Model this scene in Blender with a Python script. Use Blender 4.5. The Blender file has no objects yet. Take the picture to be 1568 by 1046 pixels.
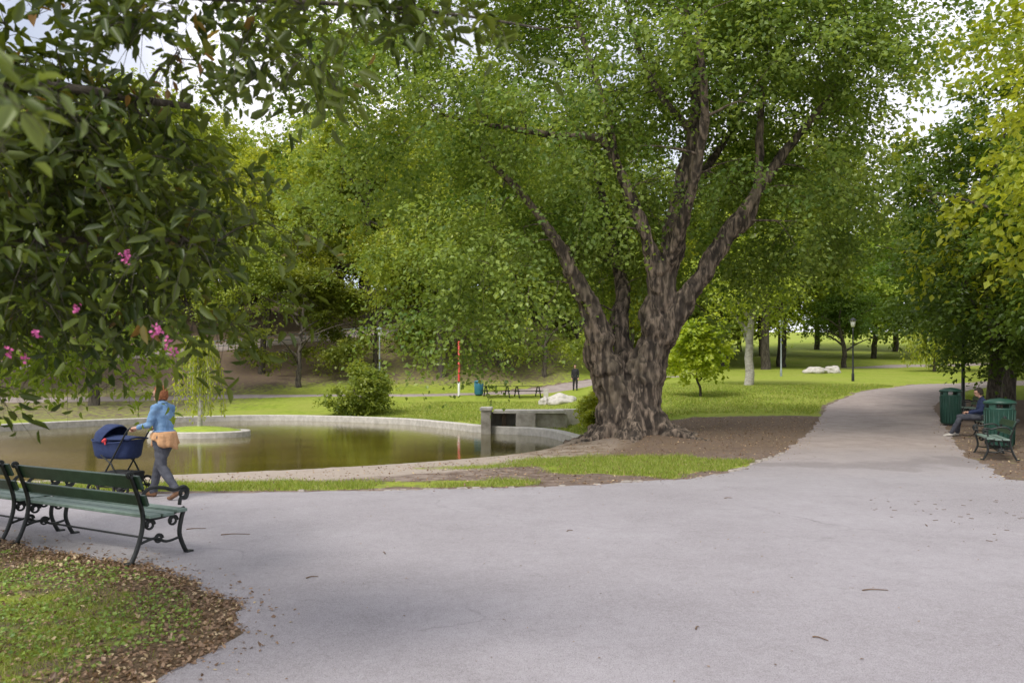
import bpy, math, random
import numpy as np
from mathutils import Vector, Matrix, noise as mn
R=math.radians
scene=bpy.context.scene
scene.view_settings.view_transform='Standard'; scene.view_settings.look='None'; scene.view_settings.exposure=0
# ------------------------------------------------------------ materials
def newmat(name):
    m=bpy.data.materials.new(name); m.use_nodes=True
    nt=m.node_tree; nt.nodes.clear()
    out=nt.nodes.new('ShaderNodeOutputMaterial')
    return m,nt,out
def noise_n(nt,scale,detail=4,rough=.6,coord='Object'):
    tc=nt.nodes.new('ShaderNodeTexCoord'); n=nt.nodes.new('ShaderNodeTexNoise')
    n.inputs['Scale'].default_value=scale; n.inputs['Detail'].default_value=detail; n.inputs['Roughness'].default_value=rough
    nt.links.new(tc.outputs[coord],n.inputs['Vector']); return n
def mixc(nt,fac,a,b,mode='MIX'):
    m=nt.nodes.new('ShaderNodeMix'); m.data_type='RGBA'; m.blend_type=mode
    def put(sock,v):
        if isinstance(v,(tuple,list)): sock.default_value=(*v[:3],1)
        elif isinstance(v,(int,float)): sock.default_value=v
        else: nt.links.new(v,sock)
    put(m.inputs[0],fac); put(m.inputs[6],a); put(m.inputs[7],b)
    return m.outputs[2]
def ramp(nt,src,a,b,va=0.,vb=1.):
    m=nt.nodes.new('ShaderNodeMapRange'); m.inputs[1].default_value=a; m.inputs[2].default_value=b
    m.inputs[3].default_value=va; m.inputs[4].default_value=vb; nt.links.new(src,m.inputs[0]); return m.outputs[0]
def math_n(nt,op,a,b):
    m=nt.nodes.new('ShaderNodeMath'); m.operation=op
    for i,v in enumerate((a,b)):
        if isinstance(v,(int,float)): m.inputs[i].default_value=v
        else: nt.links.new(v,m.inputs[i])
    return m.outputs[0]
def simple(name,c1,c2,scale=8,rough=.6,bump=.2,metal=0.,bscale=None,spec=.5):
    m,nt,out=newmat(name)
    n=noise_n(nt,scale); col=mixc(nt,ramp(nt,n.outputs[0],.3,.7),c1,c2)
    p=nt.nodes.new('ShaderNodeBsdfPrincipled'); nt.links.new(col,p.inputs['Base Color'])
    p.inputs['Roughness'].default_value=rough; p.inputs['Metallic'].default_value=metal
    p.inputs['Specular IOR Level'].default_value=spec
    if bump:
        n2=noise_n(nt,bscale or scale*4); b=nt.nodes.new('ShaderNodeBump'); b.inputs['Strength'].default_value=bump; b.inputs['Distance'].default_value=.02
        nt.links.new(n2.outputs[0],b.inputs['Height']); nt.links.new(b.outputs[0],p.inputs['Normal'])
    nt.links.new(p.outputs[0],out.inputs[0]); return m
def leafmat(name,c1,c2,tr=.45,gloss=.025,var=.25,c3=None):
    m,nt,out=newmat(name)
    at=nt.nodes.new('ShaderNodeAttribute'); at.attribute_name='tint'
    col=mixc(nt,at.outputs['Fac'],c1,c2)
    if c3: col=mixc(nt,ramp(nt,at.outputs['Fac'],.86,.93),col,c3)
    oi=nt.nodes.new('ShaderNodeObjectInfo')
    hs=nt.nodes.new('ShaderNodeHueSaturation')
    nt.links.new(ramp(nt,oi.outputs['Random'],0,1,.490,.510),hs.inputs['Hue'])
    mul=math_n(nt,'MULTIPLY',oi.outputs['Random'],7.31); fr=math_n(nt,'FRACT',mul,0)
    nt.links.new(ramp(nt,fr,0,1,1-var,1+var),hs.inputs['Value'])
    nt.links.new(col,hs.inputs['Color'])
    d=nt.nodes.new('ShaderNodeBsdfDiffuse'); t=nt.nodes.new('ShaderNodeBsdfTranslucent'); g=nt.nodes.new('ShaderNodeBsdfGlossy')
    g.inputs['Roughness'].default_value=.42; g.inputs['Color'].default_value=(.95,.97,1,1)
    nt.links.new(hs.outputs[0],d.inputs[0])
    tc=mixc(nt,1.,hs.outputs[0],(1.22,1.12,.55),'MULTIPLY'); nt.links.new(tc,t.inputs[0])
    a=nt.nodes.new('ShaderNodeMixShader'); a.inputs[0].default_value=tr
    nt.links.new(d.outputs[0],a.inputs[1]); nt.links.new(t.outputs[0],a.inputs[2])
    b=nt.nodes.new('ShaderNodeMixShader'); b.inputs[0].default_value=gloss
    nt.links.new(a.outputs[0],b.inputs[1]); nt.links.new(g.outputs[0],b.inputs[2])
    nt.links.new(b.outputs[0],out.inputs[0]); return m
def barkmat(name,c1,c2,c3,stretch=(7,7,1.5),bump=.9,tintmix=False):
    m,nt,out=newmat(name)
    tc=nt.nodes.new('ShaderNodeTexCoord'); mp=nt.nodes.new('ShaderNodeMapping'); mp.inputs['Scale'].default_value=stretch
    nt.links.new(tc.outputs['Object'],mp.inputs[0])
    n=nt.nodes.new('ShaderNodeTexNoise'); n.inputs['Scale'].default_value=1.4; n.inputs['Detail'].default_value=8; n.inputs['Roughness'].default_value=.65; n.inputs['Distortion'].default_value=.6
    nt.links.new(mp.outputs[0],n.inputs['Vector'])
    big=noise_n(nt,.9,3)
    c=mixc(nt,ramp(nt,n.outputs[0],.40,.60),c1,c2); c=mixc(nt,ramp(nt,big.outputs[0],.5,.7,0,.8),c,c3)
    if tintmix:
        at=nt.nodes.new('ShaderNodeAttribute'); at.attribute_name='tint'
        c=mixc(nt,ramp(nt,at.outputs['Fac'],.25,.6,.8,0),c,c1)
    p=nt.nodes.new('ShaderNodeBsdfPrincipled'); p.inputs['Roughness'].default_value=.9; nt.links.new(c,p.inputs['Base Color'])
    b=nt.nodes.new('ShaderNodeBump'); b.inputs['Strength'].default_value=bump; b.inputs['Distance'].default_value=.08
    nt.links.new(n.outputs[0],b.inputs['Height']); nt.links.new(b.outputs[0],p.inputs['Normal'])
    nt.links.new(p.outputs[0],out.inputs[0]); return m
M={}
M['leaf']=leafmat('leaf_main',(.085,.165,.025),(.37,.46,.095),.48)
M['leafbg']=leafmat('leaf_background',(.13,.21,.026),(.43,.50,.075),.48,var=.30)
M['leafdark']=leafmat('leaf_dark',(.055,.12,.015),(.19,.29,.04),.45)
M['leafyel']=leafmat('leaf_yellowgreen',(.26,.36,.03),(.56,.60,.07),.55,var=.18)
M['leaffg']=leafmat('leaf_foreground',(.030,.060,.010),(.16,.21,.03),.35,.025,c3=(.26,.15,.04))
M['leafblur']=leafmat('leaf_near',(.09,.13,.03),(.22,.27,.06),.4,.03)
M['leafshrub']=leafmat('leaf_shrub',(.09,.16,.02),(.32,.40,.05),.5,.02)
M['bark']=barkmat('bark',(.030,.023,.018),(.29,.225,.17),(.19,.155,.11),tintmix=True,bump=1.)
M['barkbg']=barkmat('bark_grey',(.035,.028,.02),(.13,.11,.085),(.10,.09,.06))
M['birch']=barkmat('bark_birch',(.5,.48,.44),(.30,.28,.25),(.08,.07,.06),(3,3,9),.2)
M['flower']=simple('petal_pink',(.45,.06,.22),(.62,.14,.36),20,.6,0)
# ------------------------------------------------------------ mesh helpers
def npmesh(name,V,F,mats,mi=None,tint=None,smooth=False,col=None):
    V=np.asarray(V,dtype=np.float32); F=np.asarray(F,dtype=np.int32)
    me=bpy.data.meshes.new(name); k=F.shape[1]
    me.vertices.add(len(V)); me.vertices.foreach_set('co',V.ravel())
    me.loops.add(F.size); me.loops.foreach_set('vertex_index',F.ravel())
    me.polygons.add(len(F)); me.polygons.foreach_set('loop_start',np.arange(0,F.size,k,dtype=np.int32))
    for m in mats: me.materials.append(m)
    if mi is not None: me.polygons.foreach_set('material_index',np.asarray(mi,dtype=np.int32))
    if isinstance(smooth,np.ndarray): me.polygons.foreach_set('use_smooth',smooth.astype(bool))
    else: me.polygons.foreach_set('use_smooth',np.full(len(F),bool(smooth)))
    me.update(calc_edges=True)
    if tint is not None:
        a=me.attributes.new('tint','FLOAT','POINT'); a.data.foreach_set('value',np.asarray(tint,dtype=np.float32))
    if col is not None:
        a=me.attributes.new('mask','FLOAT_COLOR','POINT'); a.data.foreach_set('color',np.asarray(col,dtype=np.float32).ravel())
    return me
def obj(name,me,parent=None,loc=(0,0,0),rz=0,sc=1.):
    o=bpy.data.objects.new(name,me); scene.collection.objects.link(o)
    o.location=loc; o.rotation_euler=(0,0,rz)
    o.scale=(sc,sc,sc) if isinstance(sc,(int,float)) else sc
    if parent: o.parent=parent
    return o
def empty(name,loc=(0,0,0),rz=0):
    return obj(name,None,None,loc,rz)
def catmull(P,sub):
    P=np.asarray(P,float); out=[]
    for i in range(len(P)-1):
        p0=P[max(i-1,0)];p1=P[i];p2=P[i+1];p3=P[min(i+2,len(P)-1)]
        for t in np.linspace(0,1,sub,endpoint=False):
            out.append(.5*((2*p1)+(-p0+p2)*t+(2*p0-5*p1+4*p2-p3)*t*t+(-p0+3*p1-3*p2+p3)*t**3))
    out.append(P[-1]); return np.array(out)
def closed_catmull(P,sub):
    P=np.asarray(P,float); n=len(P); out=[]
    for i in range(n):
        p0,p1,p2,p3=P[i-1],P[i],P[(i+1)%n],P[(i+2)%n]
        for t in np.linspace(0,1,sub,endpoint=False):
            out.append(.5*((2*p1)+(-p0+p2)*t+(2*p0-5*p1+4*p2-p3)*t*t+(-p0+3*p1-3*p2+p3)*t**3))
    return np.array(out)
def tube(P,r,ns=8,cap=True,mod=None):
    P=np.asarray(P,float); r=np.broadcast_to(np.asarray(r,float),(len(P),)).copy()
    T=np.gradient(P,axis=0); T/=np.linalg.norm(T,axis=1)[:,None]+1e-9
    ref=np.array([0,0,1.]) if abs(T[0][2])<.9 else np.array([1.,0,0])
    U=np.cross(T[0],ref); U/=np.linalg.norm(U)
    Us=[]
    for t in T:
        U=U-t*np.dot(U,t); U/=np.linalg.norm(U)+1e-9; Us.append(U)
    Us=np.array(Us); W=np.cross(T,Us)
    a=np.linspace(0,2*np.pi,ns,endpoint=False)
    rr=r[:,None]*np.ones(ns)
    if mod is not None: rr=rr*mod(P,a)
    if cap:
        P=np.vstack([P[:1],P,P[-1:]]); Us=np.vstack([Us[:1],Us,Us[-1:]]); W=np.vstack([W[:1],W,W[-1:]]); rr=np.vstack([rr[:1]*.02,rr,rr[-1:]*.02])
    V=P[:,None]+rr[:,:,None]*(np.cos(a)[None,:,None]*Us[:,None]+np.sin(a)[None,:,None]*W[:,None])
    n=len(P); i=np.arange(n-1)[:,None]*ns; j=np.arange(ns)[None]; j2=(j+1)%ns
    F=np.stack([i+j,i+j2,i+ns+j2,i+ns+j],-1).reshape(-1,4)
    return V.reshape(-1,3),F
def box(c,s,rz=0,taper=1.):
    x,y,z=[v/2 for v in s]
    V=np.array([[-x,-y,-z],[x,-y,-z],[x,y,-z],[-x,y,-z],[-x*taper,-y*taper,z],[x*taper,-y*taper,z],[x*taper,y*taper,z],[-x*taper,y*taper,z]])
    ca,sa=math.cos(rz),math.sin(rz); V=V@np.array([[ca,sa,0],[-sa,ca,0],[0,0,1]])+np.array(c)
    F=np.array([[0,3,2,1],[4,5,6,7],[0,1,5,4],[1,2,6,5],[2,3,7,6],[3,0,4,7]])
    return V,F
class Acc:
    def __init__(s): s.V=[];s.F=[];s.M=[];s.T=[];s.S=[];s.n=0
    def add(s,VF,mi=0,tint=.5,smooth=True):
        V,F=VF; s.V.append(V); s.F.append(F+s.n); s.n+=len(V)
        s.M.append(np.full(len(F),mi)); s.S.append(np.full(len(F),smooth))
        s.T.append(np.broadcast_to(tint,(len(V),)))
    def mesh(s,name,mats):
        return npmesh(name,np.concatenate(s.V),np.concatenate(s.F),mats,np.concatenate(s.M),np.concatenate(s.T),np.concatenate(s.S))
def lathe(prof,ns=24,c=(0,0,0)):
    r=[p[0] for p in prof]
    a=np.linspace(0,2*np.pi,ns,endpoint=False)
    V=np.stack([np.outer(r,np.cos(a)),np.outer(r,np.sin(a)),np.repeat(np.array([z for _,z in prof])[:,None],ns,1)],-1).reshape(-1,3)+np.array(c)
    n=len(prof); i=np.arange(n-1)[:,None]*ns; j=np.arange(ns)[None]; j2=(j+1)%ns
    F=np.stack([i+j,i+j2,i+ns+j2,i+ns+j],-1).reshape(-1,4)
    return V,F
def bevel(o,w=.01,seg=2):
    b=o.modifiers.new('bev','BEVEL'); b.width=w; b.segments=seg; b.limit_method='ANGLE'
def nrm(a): return a/(np.linalg.norm(a,axis=-1,keepdims=True)+1e-9)
rs0=np.random.RandomState(7); TAB=rs0.rand(256,256)
def vn(x,y,s):
    x=np.asarray(x)/s+1000; y=np.asarray(y)/s+1000; xi=np.floor(x).astype(int); yi=np.floor(y).astype(int); fx=x-xi; fy=y-yi
    fx=fx*fx*(3-2*fx); fy=fy*fy*(3-2*fy); g=lambda a,b:TAB[a%256,b%256]
    return (g(xi,yi)*(1-fx)+g(xi+1,yi)*fx)*(1-fy)+(g(xi,yi+1)*(1-fx)+g(xi+1,yi+1)*fx)*fy
def fbm(x,y,s): return (vn(x,y,s)+.5*vn(x,y,s/2)+.25*vn(x,y,s/4))/1.75
def sdpoly(x,y,poly):
    x=np.asarray(x,float);y=np.asarray(y,float); d=np.full(x.shape,1e9); ins=np.zeros(x.shape,bool); n=len(poly)
    for i in range(n):
        ax,ay=poly[i]; bx,by=poly[(i+1)%n]; ex,ey=bx-ax,by-ay
        t=np.clip(((x-ax)*ex+(y-ay)*ey)/(ex*ex+ey*ey+1e-12),0,1)
        d=np.minimum(d,np.hypot(x-ax-t*ex,y-ay-t*ey))
        c=((ay>y)!=(by>y))&(x<(bx-ax)*(y-ay)/(by-ay+1e-12)+ax); ins^=c
    return np.where(ins,d,-d)
def dseg(x,y,a,b):
    ex,ey=b[0]-a[0],b[1]-a[1]; t=np.clip(((x-a[0])*ex+(y-a[1])*ey)/(ex*ex+ey*ey),0,1)
    return np.hypot(x-a[0]-t*ex,y-a[1]-t*ey)
def sstep(a,b,x):
    t=np.clip((x-a)/(b-a),0,1); return t*t*(3-2*t)
# ------------------------------------------------------------ terrain layout
POND=closed_catmull([(-8.6,12.7),(-6.05,13.6),(-3.6,14.7),(-1.2,16.4),(.75,18.5),(1.75,20.8),(1.65,23.3),(.9,26.2),(-1.1,28.0),(-2.9,31),(-5.6,34.7),(-11.5,38),(-15.4,36.5),(-18.4,32),(-20,27),(-19.5,21),(-16,16),(-12,13.3)],6)
ASPH=[(-60,16),(-15,11.5),(-7.5,11.0),(-4.9,11.1),(-2.8,11.36),(-.25,11.7),(1.22,12.1),(2.98,12.9),(4.1,13.9),(4.9,15.0),(6.0,16.6),(8.5,21.4),(13.4,31.8),(17.8,38.5),(24,45),(33,51),(50,58),(90,66),(90,62),(51,54),(35,48),(27,42.5),(22.0,37.5),(17.6,31.5),(14.3,25),(11.6,19.8),(9.7,16.1),(9.3,14.8),(8.5,12.9),(9.3,10.8),(9.0,9),(10,6),(14,0),(14,-14),(-3,-14),(-2.2,2),(-1.91,4.04),(-1.78,4.66),(-1.87,5.26),(-2.53,6.13),(-3.34,6.75),(-5.34,7.75),(-9,9),(-60,11)]
PATH2=[(-60,47),(-30,45.5),(-14,49),(-2,50.5),(8,54),(14,60),(14,62),(7,56.5),(-3,52.5),(-14,51),(-30,48.5),(-60,51)]
PATH3=[(-45,57),(-27,63),(-9,68.5),(2,72),(2,74),(-9,70.8),(-27,65.2),(-45,60)]
PATH4=[(36,84),(49,90),(62,94),(90,98),(90,102),(60,98),(47,94),(36,88)]
def paved(x,y):
    d=sdpoly(x,y,ASPH)
    for p in (PATH2,PATH3,PATH4): d=np.maximum(d,sdpoly(x,y,p))
    return d+(vn(x,y,.35)-.5)*.15+(vn(x,y,.12)-.5)*.09
def zbase(x,y):
    L=np.interp(y,[0,38,42,50,53,58,63,69,72,90,120,200,400],[0,0,.25,.95,1.1,2.4,4.3,6.6,7.0,11,17,26,30])
    Rr=np.interp(y,[0,13,20,25,32,40,50,70,90,130,200,400],[0,0,.22,.45,.8,1.4,1.9,2.8,3.8,7.5,16,28])
    w=sstep(1.5,6+np.maximum(y-20,0)*.12,x)
    z=L*(1-w)+Rr*w
    z=z+.45*np.exp(-((x-.6)**2/6+(y-31.5)**2/5))
    z=z+.28*np.exp(-((x-3.15)**2+(y-20)**2)/4.5)*1
    z=z+ sstep(45,80,-x)*3
    return z
def zg(x,y): return float(zbase(np.array(float(x)),np.array(float(y))))
def axis(segs):
    out=[segs[0][0]]
    for a,b,d in segs:
        n=max(1,int(round((b-a)/d))); out+=list(np.linspace(a,b,n+1)[1:])
    return np.array(out)
gx=axis([(-400,-100,25),(-100,-30,3),(-30,-10,.5),(-10,14,.11),(14,30,.35),(30,100,2.5),(100,400,25)])
gy=axis([(-60,0,4),(0,3,.5),(3,23,.11),(23,60,.4),(60,110,.8),(110,450,17)])
X,Y=np.meshgrid(gx,gy); nx,ny=len(gx),len(gy)
xf,yf=X.ravel(),Y.ravel()
pv=paved(xf,yf); sp=sdpoly(xf,yf,POND)
zb=zbase(xf,yf)
zgr=zb+ (fbm(xf,yf,.5)-.5)*.035*sstep(0.05,-.4,pv) + (fbm(xf,yf,6)-.5)*.25*sstep(30,60,yf)
zgr=zgr-np.clip(pv*.4,0,.05)
zgr=np.where(sp>-.3,zgr*(1-sstep(-.1,.15,sp))+(-.75)*sstep(-.1,.15,sp),zgr)
dt=dseg(xf,yf,(3.0,19.6),(8.5,23.0))
grass=np.ones_like(xf)*.9; litter=np.zeros_like(xf); gravel=np.zeros_like(xf)
band=(yf<23)&(yf>10.5)&(xf<9)&(pv<.1)
def bandgrass(x,y):
    g=1-sstep(.75,1.1,np.hypot((x-2.4)/2.45,(y-15.0)/1.85)+(fbm(x,y,.9)-.5)*.8)
    g=np.maximum(g,sstep(.75,.3,dseg(x,y,(-9,11.5),(-2.6,12.05))+(fbm(x,y,1.1)-.5)*.7))
    g=np.maximum(g,.75*sstep(.6,.3,dseg(x,y,(-2.6,12.05),(0,12.3))+(fbm(x,y,1.1)-.5)*.5))
    return np.maximum(g,.6*sstep(.6,.1,dseg(x,y,(-1.6,14.6),(.2,15.0))))
g=bandgrass(xf,yf)
gr=sstep(2.4,1.6,-sp)*sstep(5,1.0,xf)*sstep(23,19,yf)
grass=np.where(band,g*.9,grass); gravel=np.where(band,np.maximum(gr,.35*sstep(3,-2,xf)),gravel)*(1-g*.6)
dirt=sstep(4.6,3.0,dt+(fbm(xf,yf,1.5)-.5)*1.2)
grass=np.where(dt<5.2,np.minimum(grass,np.maximum(1-dirt,g*.9)),grass)
litter=np.where((dt<5),dirt*.5,litter)
grass*=sstep(0.0,.45,-pv+.25*vn(xf,yf,.5))*1.0
rv=(xf>8)&(yf<34)&(xf>.55*yf-2)&(xf-.5*yf>-.2)&(pv<.1)&(xf>(yf-16)*.52+9.0)
grass=np.where(rv,.22,grass); litter=np.where(rv,.35,litter)
lv=(xf<-1.2)&(yf<9.2)&(pv<.1)
lg=sstep(.25,1.0,-pv)*.45+.1
grass=np.where(lv,lg,grass); litter=np.where(lv,np.maximum(.5,sstep(1.0,.2,-pv)),litter)
hill=sstep(53,57,yf)*sstep(9,2,xf-.06*(yf-60))
grass=np.where(hill>.01,grass*(1-hill*.53),grass); litter=np.maximum(litter,hill*.5)
lf=sstep(-12,-20,xf)*sstep(30,38,yf); grass*=1-.5*lf
COL=np.stack([np.clip(grass,0,1),np.clip(gravel,0,1),np.clip(litter,0,1),np.ones_like(xf)],-1)
ii=np.arange(ny-1)[:,None]*nx; jj=np.arange(nx-1)[None]
F=np.stack([ii+jj,ii+jj+1,ii+nx+jj+1,ii+nx+jj],-1).reshape(-1,4)
def groundmat():
    m,nt,out=newmat('ground_mix')
    at=nt.nodes.new('ShaderNodeAttribute'); at.attribute_name='mask'
    sep=nt.nodes.new('ShaderNodeSeparateColor'); nt.links.new(at.outputs['Color'],sep.inputs[0])
    n1=noise_n(nt,.30,6,.65); n2=noise_n(nt,3.5,6,.7); n3=noise_n(nt,28,5,.7)
    gcol=mixc(nt,ramp(nt,n2.outputs[0],.35,.65),(.20,.265,.032),(.36,.43,.065)); gcol=mixc(nt,ramp(nt,n1.outputs[0],.40,.62,0,.8),gcol,(.33,.36,.075))
    gcol=mixc(nt,ramp(nt,n1.outputs[0],.45,.30,0,.6),gcol,(.19,.27,.03))
    gcol=mixc(nt,ramp(nt,n3.outputs[0],.4,.75,0,.5),gcol,(.12,.16,.025))
    dcol=mixc(nt,ramp(nt,n2.outputs[0],.35,.68),(.16,.118,.095),(.29,.225,.185)); dcol=mixc(nt,ramp(nt,n3.outputs[0],.45,.7,0,.6),dcol,(.09,.068,.055))
    lcol=mixc(nt,ramp(nt,n3.outputs[0],.35,.65),(.10,.07,.045),(.23,.165,.105))
    vcol=mixc(nt,ramp(nt,n3.outputs[0],.3,.7),(.38,.32,.27),(.52,.45,.39)); vcol=mixc(nt,ramp(nt,n2.outputs[0],.4,.7,0,.5),vcol,(.32,.26,.21))
    def thr(ch,nn,w=.18):
        s=math_n(nt,'ADD',sep.outputs[ch],math_n(nt,'MULTIPLY',math_n(nt,'SUBTRACT',nn.outputs[0],.5),1.5))
        return ramp(nt,s,.5-w,.5+w)
    c=mixc(nt,thr(1,n2,.3),dcol,vcol); c=mixc(nt,thr(2,n2,.3),c,lcol); c=mixc(nt,thr(0,n2,.16),c,gcol)
    p=nt.nodes.new('ShaderNodeBsdfPrincipled'); p.inputs['Roughness'].default_value=.95; p.inputs['Specular IOR Level'].default_value=.1
    nt.links.new(c,p.inputs['Base Color'])
    b=nt.nodes.new('ShaderNodeBump'); b.inputs['Strength'].default_value=.8; b.inputs['Distance'].default_value=.04
    nt.links.new(n3.outputs[0],b.inputs['Height']); nt.links.new(b.outputs[0],p.inputs['Normal'])
    nt.links.new(p.outputs[0],out.inputs[0]); return m
obj('ground',npmesh('ground',np.stack([xf,yf,zgr],-1),F,[groundmat()],smooth=True,col=COL))
def asphmat():
    m,nt,out=newmat('asphalt')
    n1=noise_n(nt,.35,5,.65); n2=noise_n(nt,1.6,7,.72); n3=noise_n(nt,34,5,.8); n4=noise_n(nt,120,3,.75); n5=noise_n(nt,8,6,.75)
    c=mixc(nt,ramp(nt,n1.outputs[0],.35,.65),(.29,.265,.28),(.395,.37,.392))
    c=mixc(nt,ramp(nt,n2.outputs[0],.50,.70,0,.55),c,(.235,.215,.222))
    c=mixc(nt,ramp(nt,n5.outputs[0],.45,.70,0,.45),c,(.23,.21,.21))
    c=mixc(nt,ramp(nt,n5.outputs[0],.42,.25,0,.5),c,(.47,.45,.47))
    c=mixc(nt,ramp(nt,n3.outputs[0],.35,.65,.0,.6),c,(.46,.44,.46))
    c=mixc(nt,ramp(nt,n4.outputs[0],.50,.64,.0,.8),c,(.13,.12,.12))
    tc=nt.nodes.new('ShaderNodeTexCoord'); sx=nt.nodes.new('ShaderNodeSeparateXYZ'); nt.links.new(tc.outputs['Object'],sx.inputs[0])
    yy=math_n(nt,'ADD',sx.outputs['Y'],math_n(nt,'MULTIPLY',n1.outputs[0],5.))
    dcol=mixc(nt,ramp(nt,n2.outputs[0],.35,.65),(.26,.205,.18),(.40,.335,.30))
    c=mixc(nt,ramp(nt,yy,15.5,21,0,.75),c,dcol)
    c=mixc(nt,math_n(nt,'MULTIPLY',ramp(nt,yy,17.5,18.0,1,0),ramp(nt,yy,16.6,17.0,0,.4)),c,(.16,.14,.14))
    v=nt.nodes.new('ShaderNodeTexVoronoi'); v.feature='DISTANCE_TO_EDGE'; v.inputs['Scale'].default_value=.33
    wn=noise_n(nt,1.7,5,.6); ad=mixc(nt,.35,tc.outputs['Object'],wn.outputs['Color'],'ADD'); nt.links.new(ad,v.inputs['Vector'])
    crack=math_n(nt,'MULTIPLY',ramp(nt,v.outputs['Distance'],.0,.005,1,0),ramp(nt,n1.outputs[0],.5,.62))
    c=mixc(nt,math_n(nt,'MULTIPLY',crack,.45),c,(.10,.09,.09))
    p=nt.nodes.new('ShaderNodeBsdfPrincipled'); p.inputs['Roughness'].default_value=.85; p.inputs['Specular IOR Level'].default_value=.25
    nt.links.new(c,p.inputs['Base Color'])
    b=nt.nodes.new('ShaderNodeBump'); b.inputs['Strength'].default_value=.9; b.inputs['Distance'].default_value=.012
    nt.links.new(n3.outputs[0],b.inputs['Height']); nt.links.new(b.outputs[0],p.inputs['Normal'])
    nt.links.new(p.outputs[0],out.inputs[0]); return m
keep=(pv[F]>-.12).any(1)
Fk=F[keep]; used=np.unique(Fk); mp=np.zeros(len(xf),int); mp[used]=np.arange(len(used))
za=zb[used]+np.clip(pv[used]*.4,-.05,.008)+ (fbm(xf[used],yf[used],6)-.5)*.25*sstep(30,60,yf[used])
obj('asphalt_path',npmesh('asphalt_path',np.stack([xf[used],yf[used],za],-1),mp[Fk],[asphmat()],smooth=True))
# ------------------------------------------------------------ water
def watermat():
    m,nt,out=newmat('pond_water')
    n1=noise_n(nt,.5,3); n2=noise_n(nt,5,3)
    c=mixc(nt,ramp(nt,n1.outputs[0],.35,.65),(.10,.082,.010),(.15,.122,.018))
    p=nt.nodes.new('ShaderNodeBsdfPrincipled'); p.inputs['Roughness'].default_value=.05; p.inputs['IOR'].default_value=1.4
    nt.links.new(c,p.inputs['Base Color'])
    b=nt.nodes.new('ShaderNodeBump'); b.inputs['Strength'].default_value=.13; b.inputs['Distance'].default_value=.03
    nt.links.new(n2.outputs[0],b.inputs['Height']); nt.links.new(b.outputs[0],p.inputs['Normal'])
    nt.links.new(p.outputs[0],out.inputs[0]); return m
me=bpy.data.meshes.new('pond_water'); PW=POND
cen=PW.mean(0)
me.from_pydata([(cen[0]+(p[0]-cen[0])*1.01,cen[1]+(p[1]-cen[1])*1.01,-.16) for p in PW],[],[list(range(len(PW)))]); me.materials.append(watermat()); obj('pond_water',me)
M['stone']=simple('granite',(.38,.36,.32),(.58,.55,.50),5,.8,.4)
M['stonedk']=simple('granite_weathered',(.22,.195,.165),(.46,.43,.38),3,.85,.5)
def ringwall(name,P,w,ztop,zbot,mat):
    n=len(P); T=np.roll(P,-1,0)-np.roll(P,1,0); T=nrm(T); Nn=np.stack([T[:,1],-T[:,0]],-1)
    cw=P.mean(0); s=np.sign(((P-cw)*Nn).sum(1))[:,None]; Nn=Nn*s
    zt=np.broadcast_to(ztop,(n,)); 
    prof=[(0,zbot),(0,'t-'),(.03,'t'),(w-.03,'t'),(w,'t-'),(w,zbot)]
    V=[]
    for o_,z_ in prof:
        zz=zt if z_=='t' else (zt-.03 if z_=='t-' else np.full(n,z_))
        V.append(np.column_stack([P+Nn*o_,zz]))
    V=np.stack(V,1).reshape(-1,3); k=len(prof)
    i=np.arange(n)[:,None]; j=np.arange(k-1)[None]; i2=(i+1)%n
    Fq=np.stack([i*k+j,i2*k+j,i2*k+j+1,i*k+j+1],-1).reshape(-1,4)
    return npmesh(name,V,Fq,[mat])
zt=np.where((POND[:,1]<20)&(POND[:,0]<1.4),-.01,.11); zt=np.convolve(np.r_[zt[-3:],zt,zt[:3]],np.ones(7)/7,'valid')
obj('pond_coping',ringwall('pond_coping',POND,.36,zt,-.4,M['stone']))
isl=empty('pond_island',(-10.9,26.2,0))
IP=np.array([(1.45*math.cos(a),1.0*math.sin(a)) for a in np.linspace(0,2*np.pi,40,endpoint=False)])
obj('island_coping',ringwall('island_coping',IP,.28,np.full(40,.04),-.5,M['stone']),isl)
M['lawn']=simple('lawn_green',(.20,.28,.03),(.34,.42,.05),5,.95,.6)
obj('island_turf',npmesh('island_turf',*lathe([(1.3,-.1),(1.25,.05),(.9,.12),(.5,.17),(.01,.2)],30),[M['lawn']],smooth=True),isl).scale=(1.12,.78,1)
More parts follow.
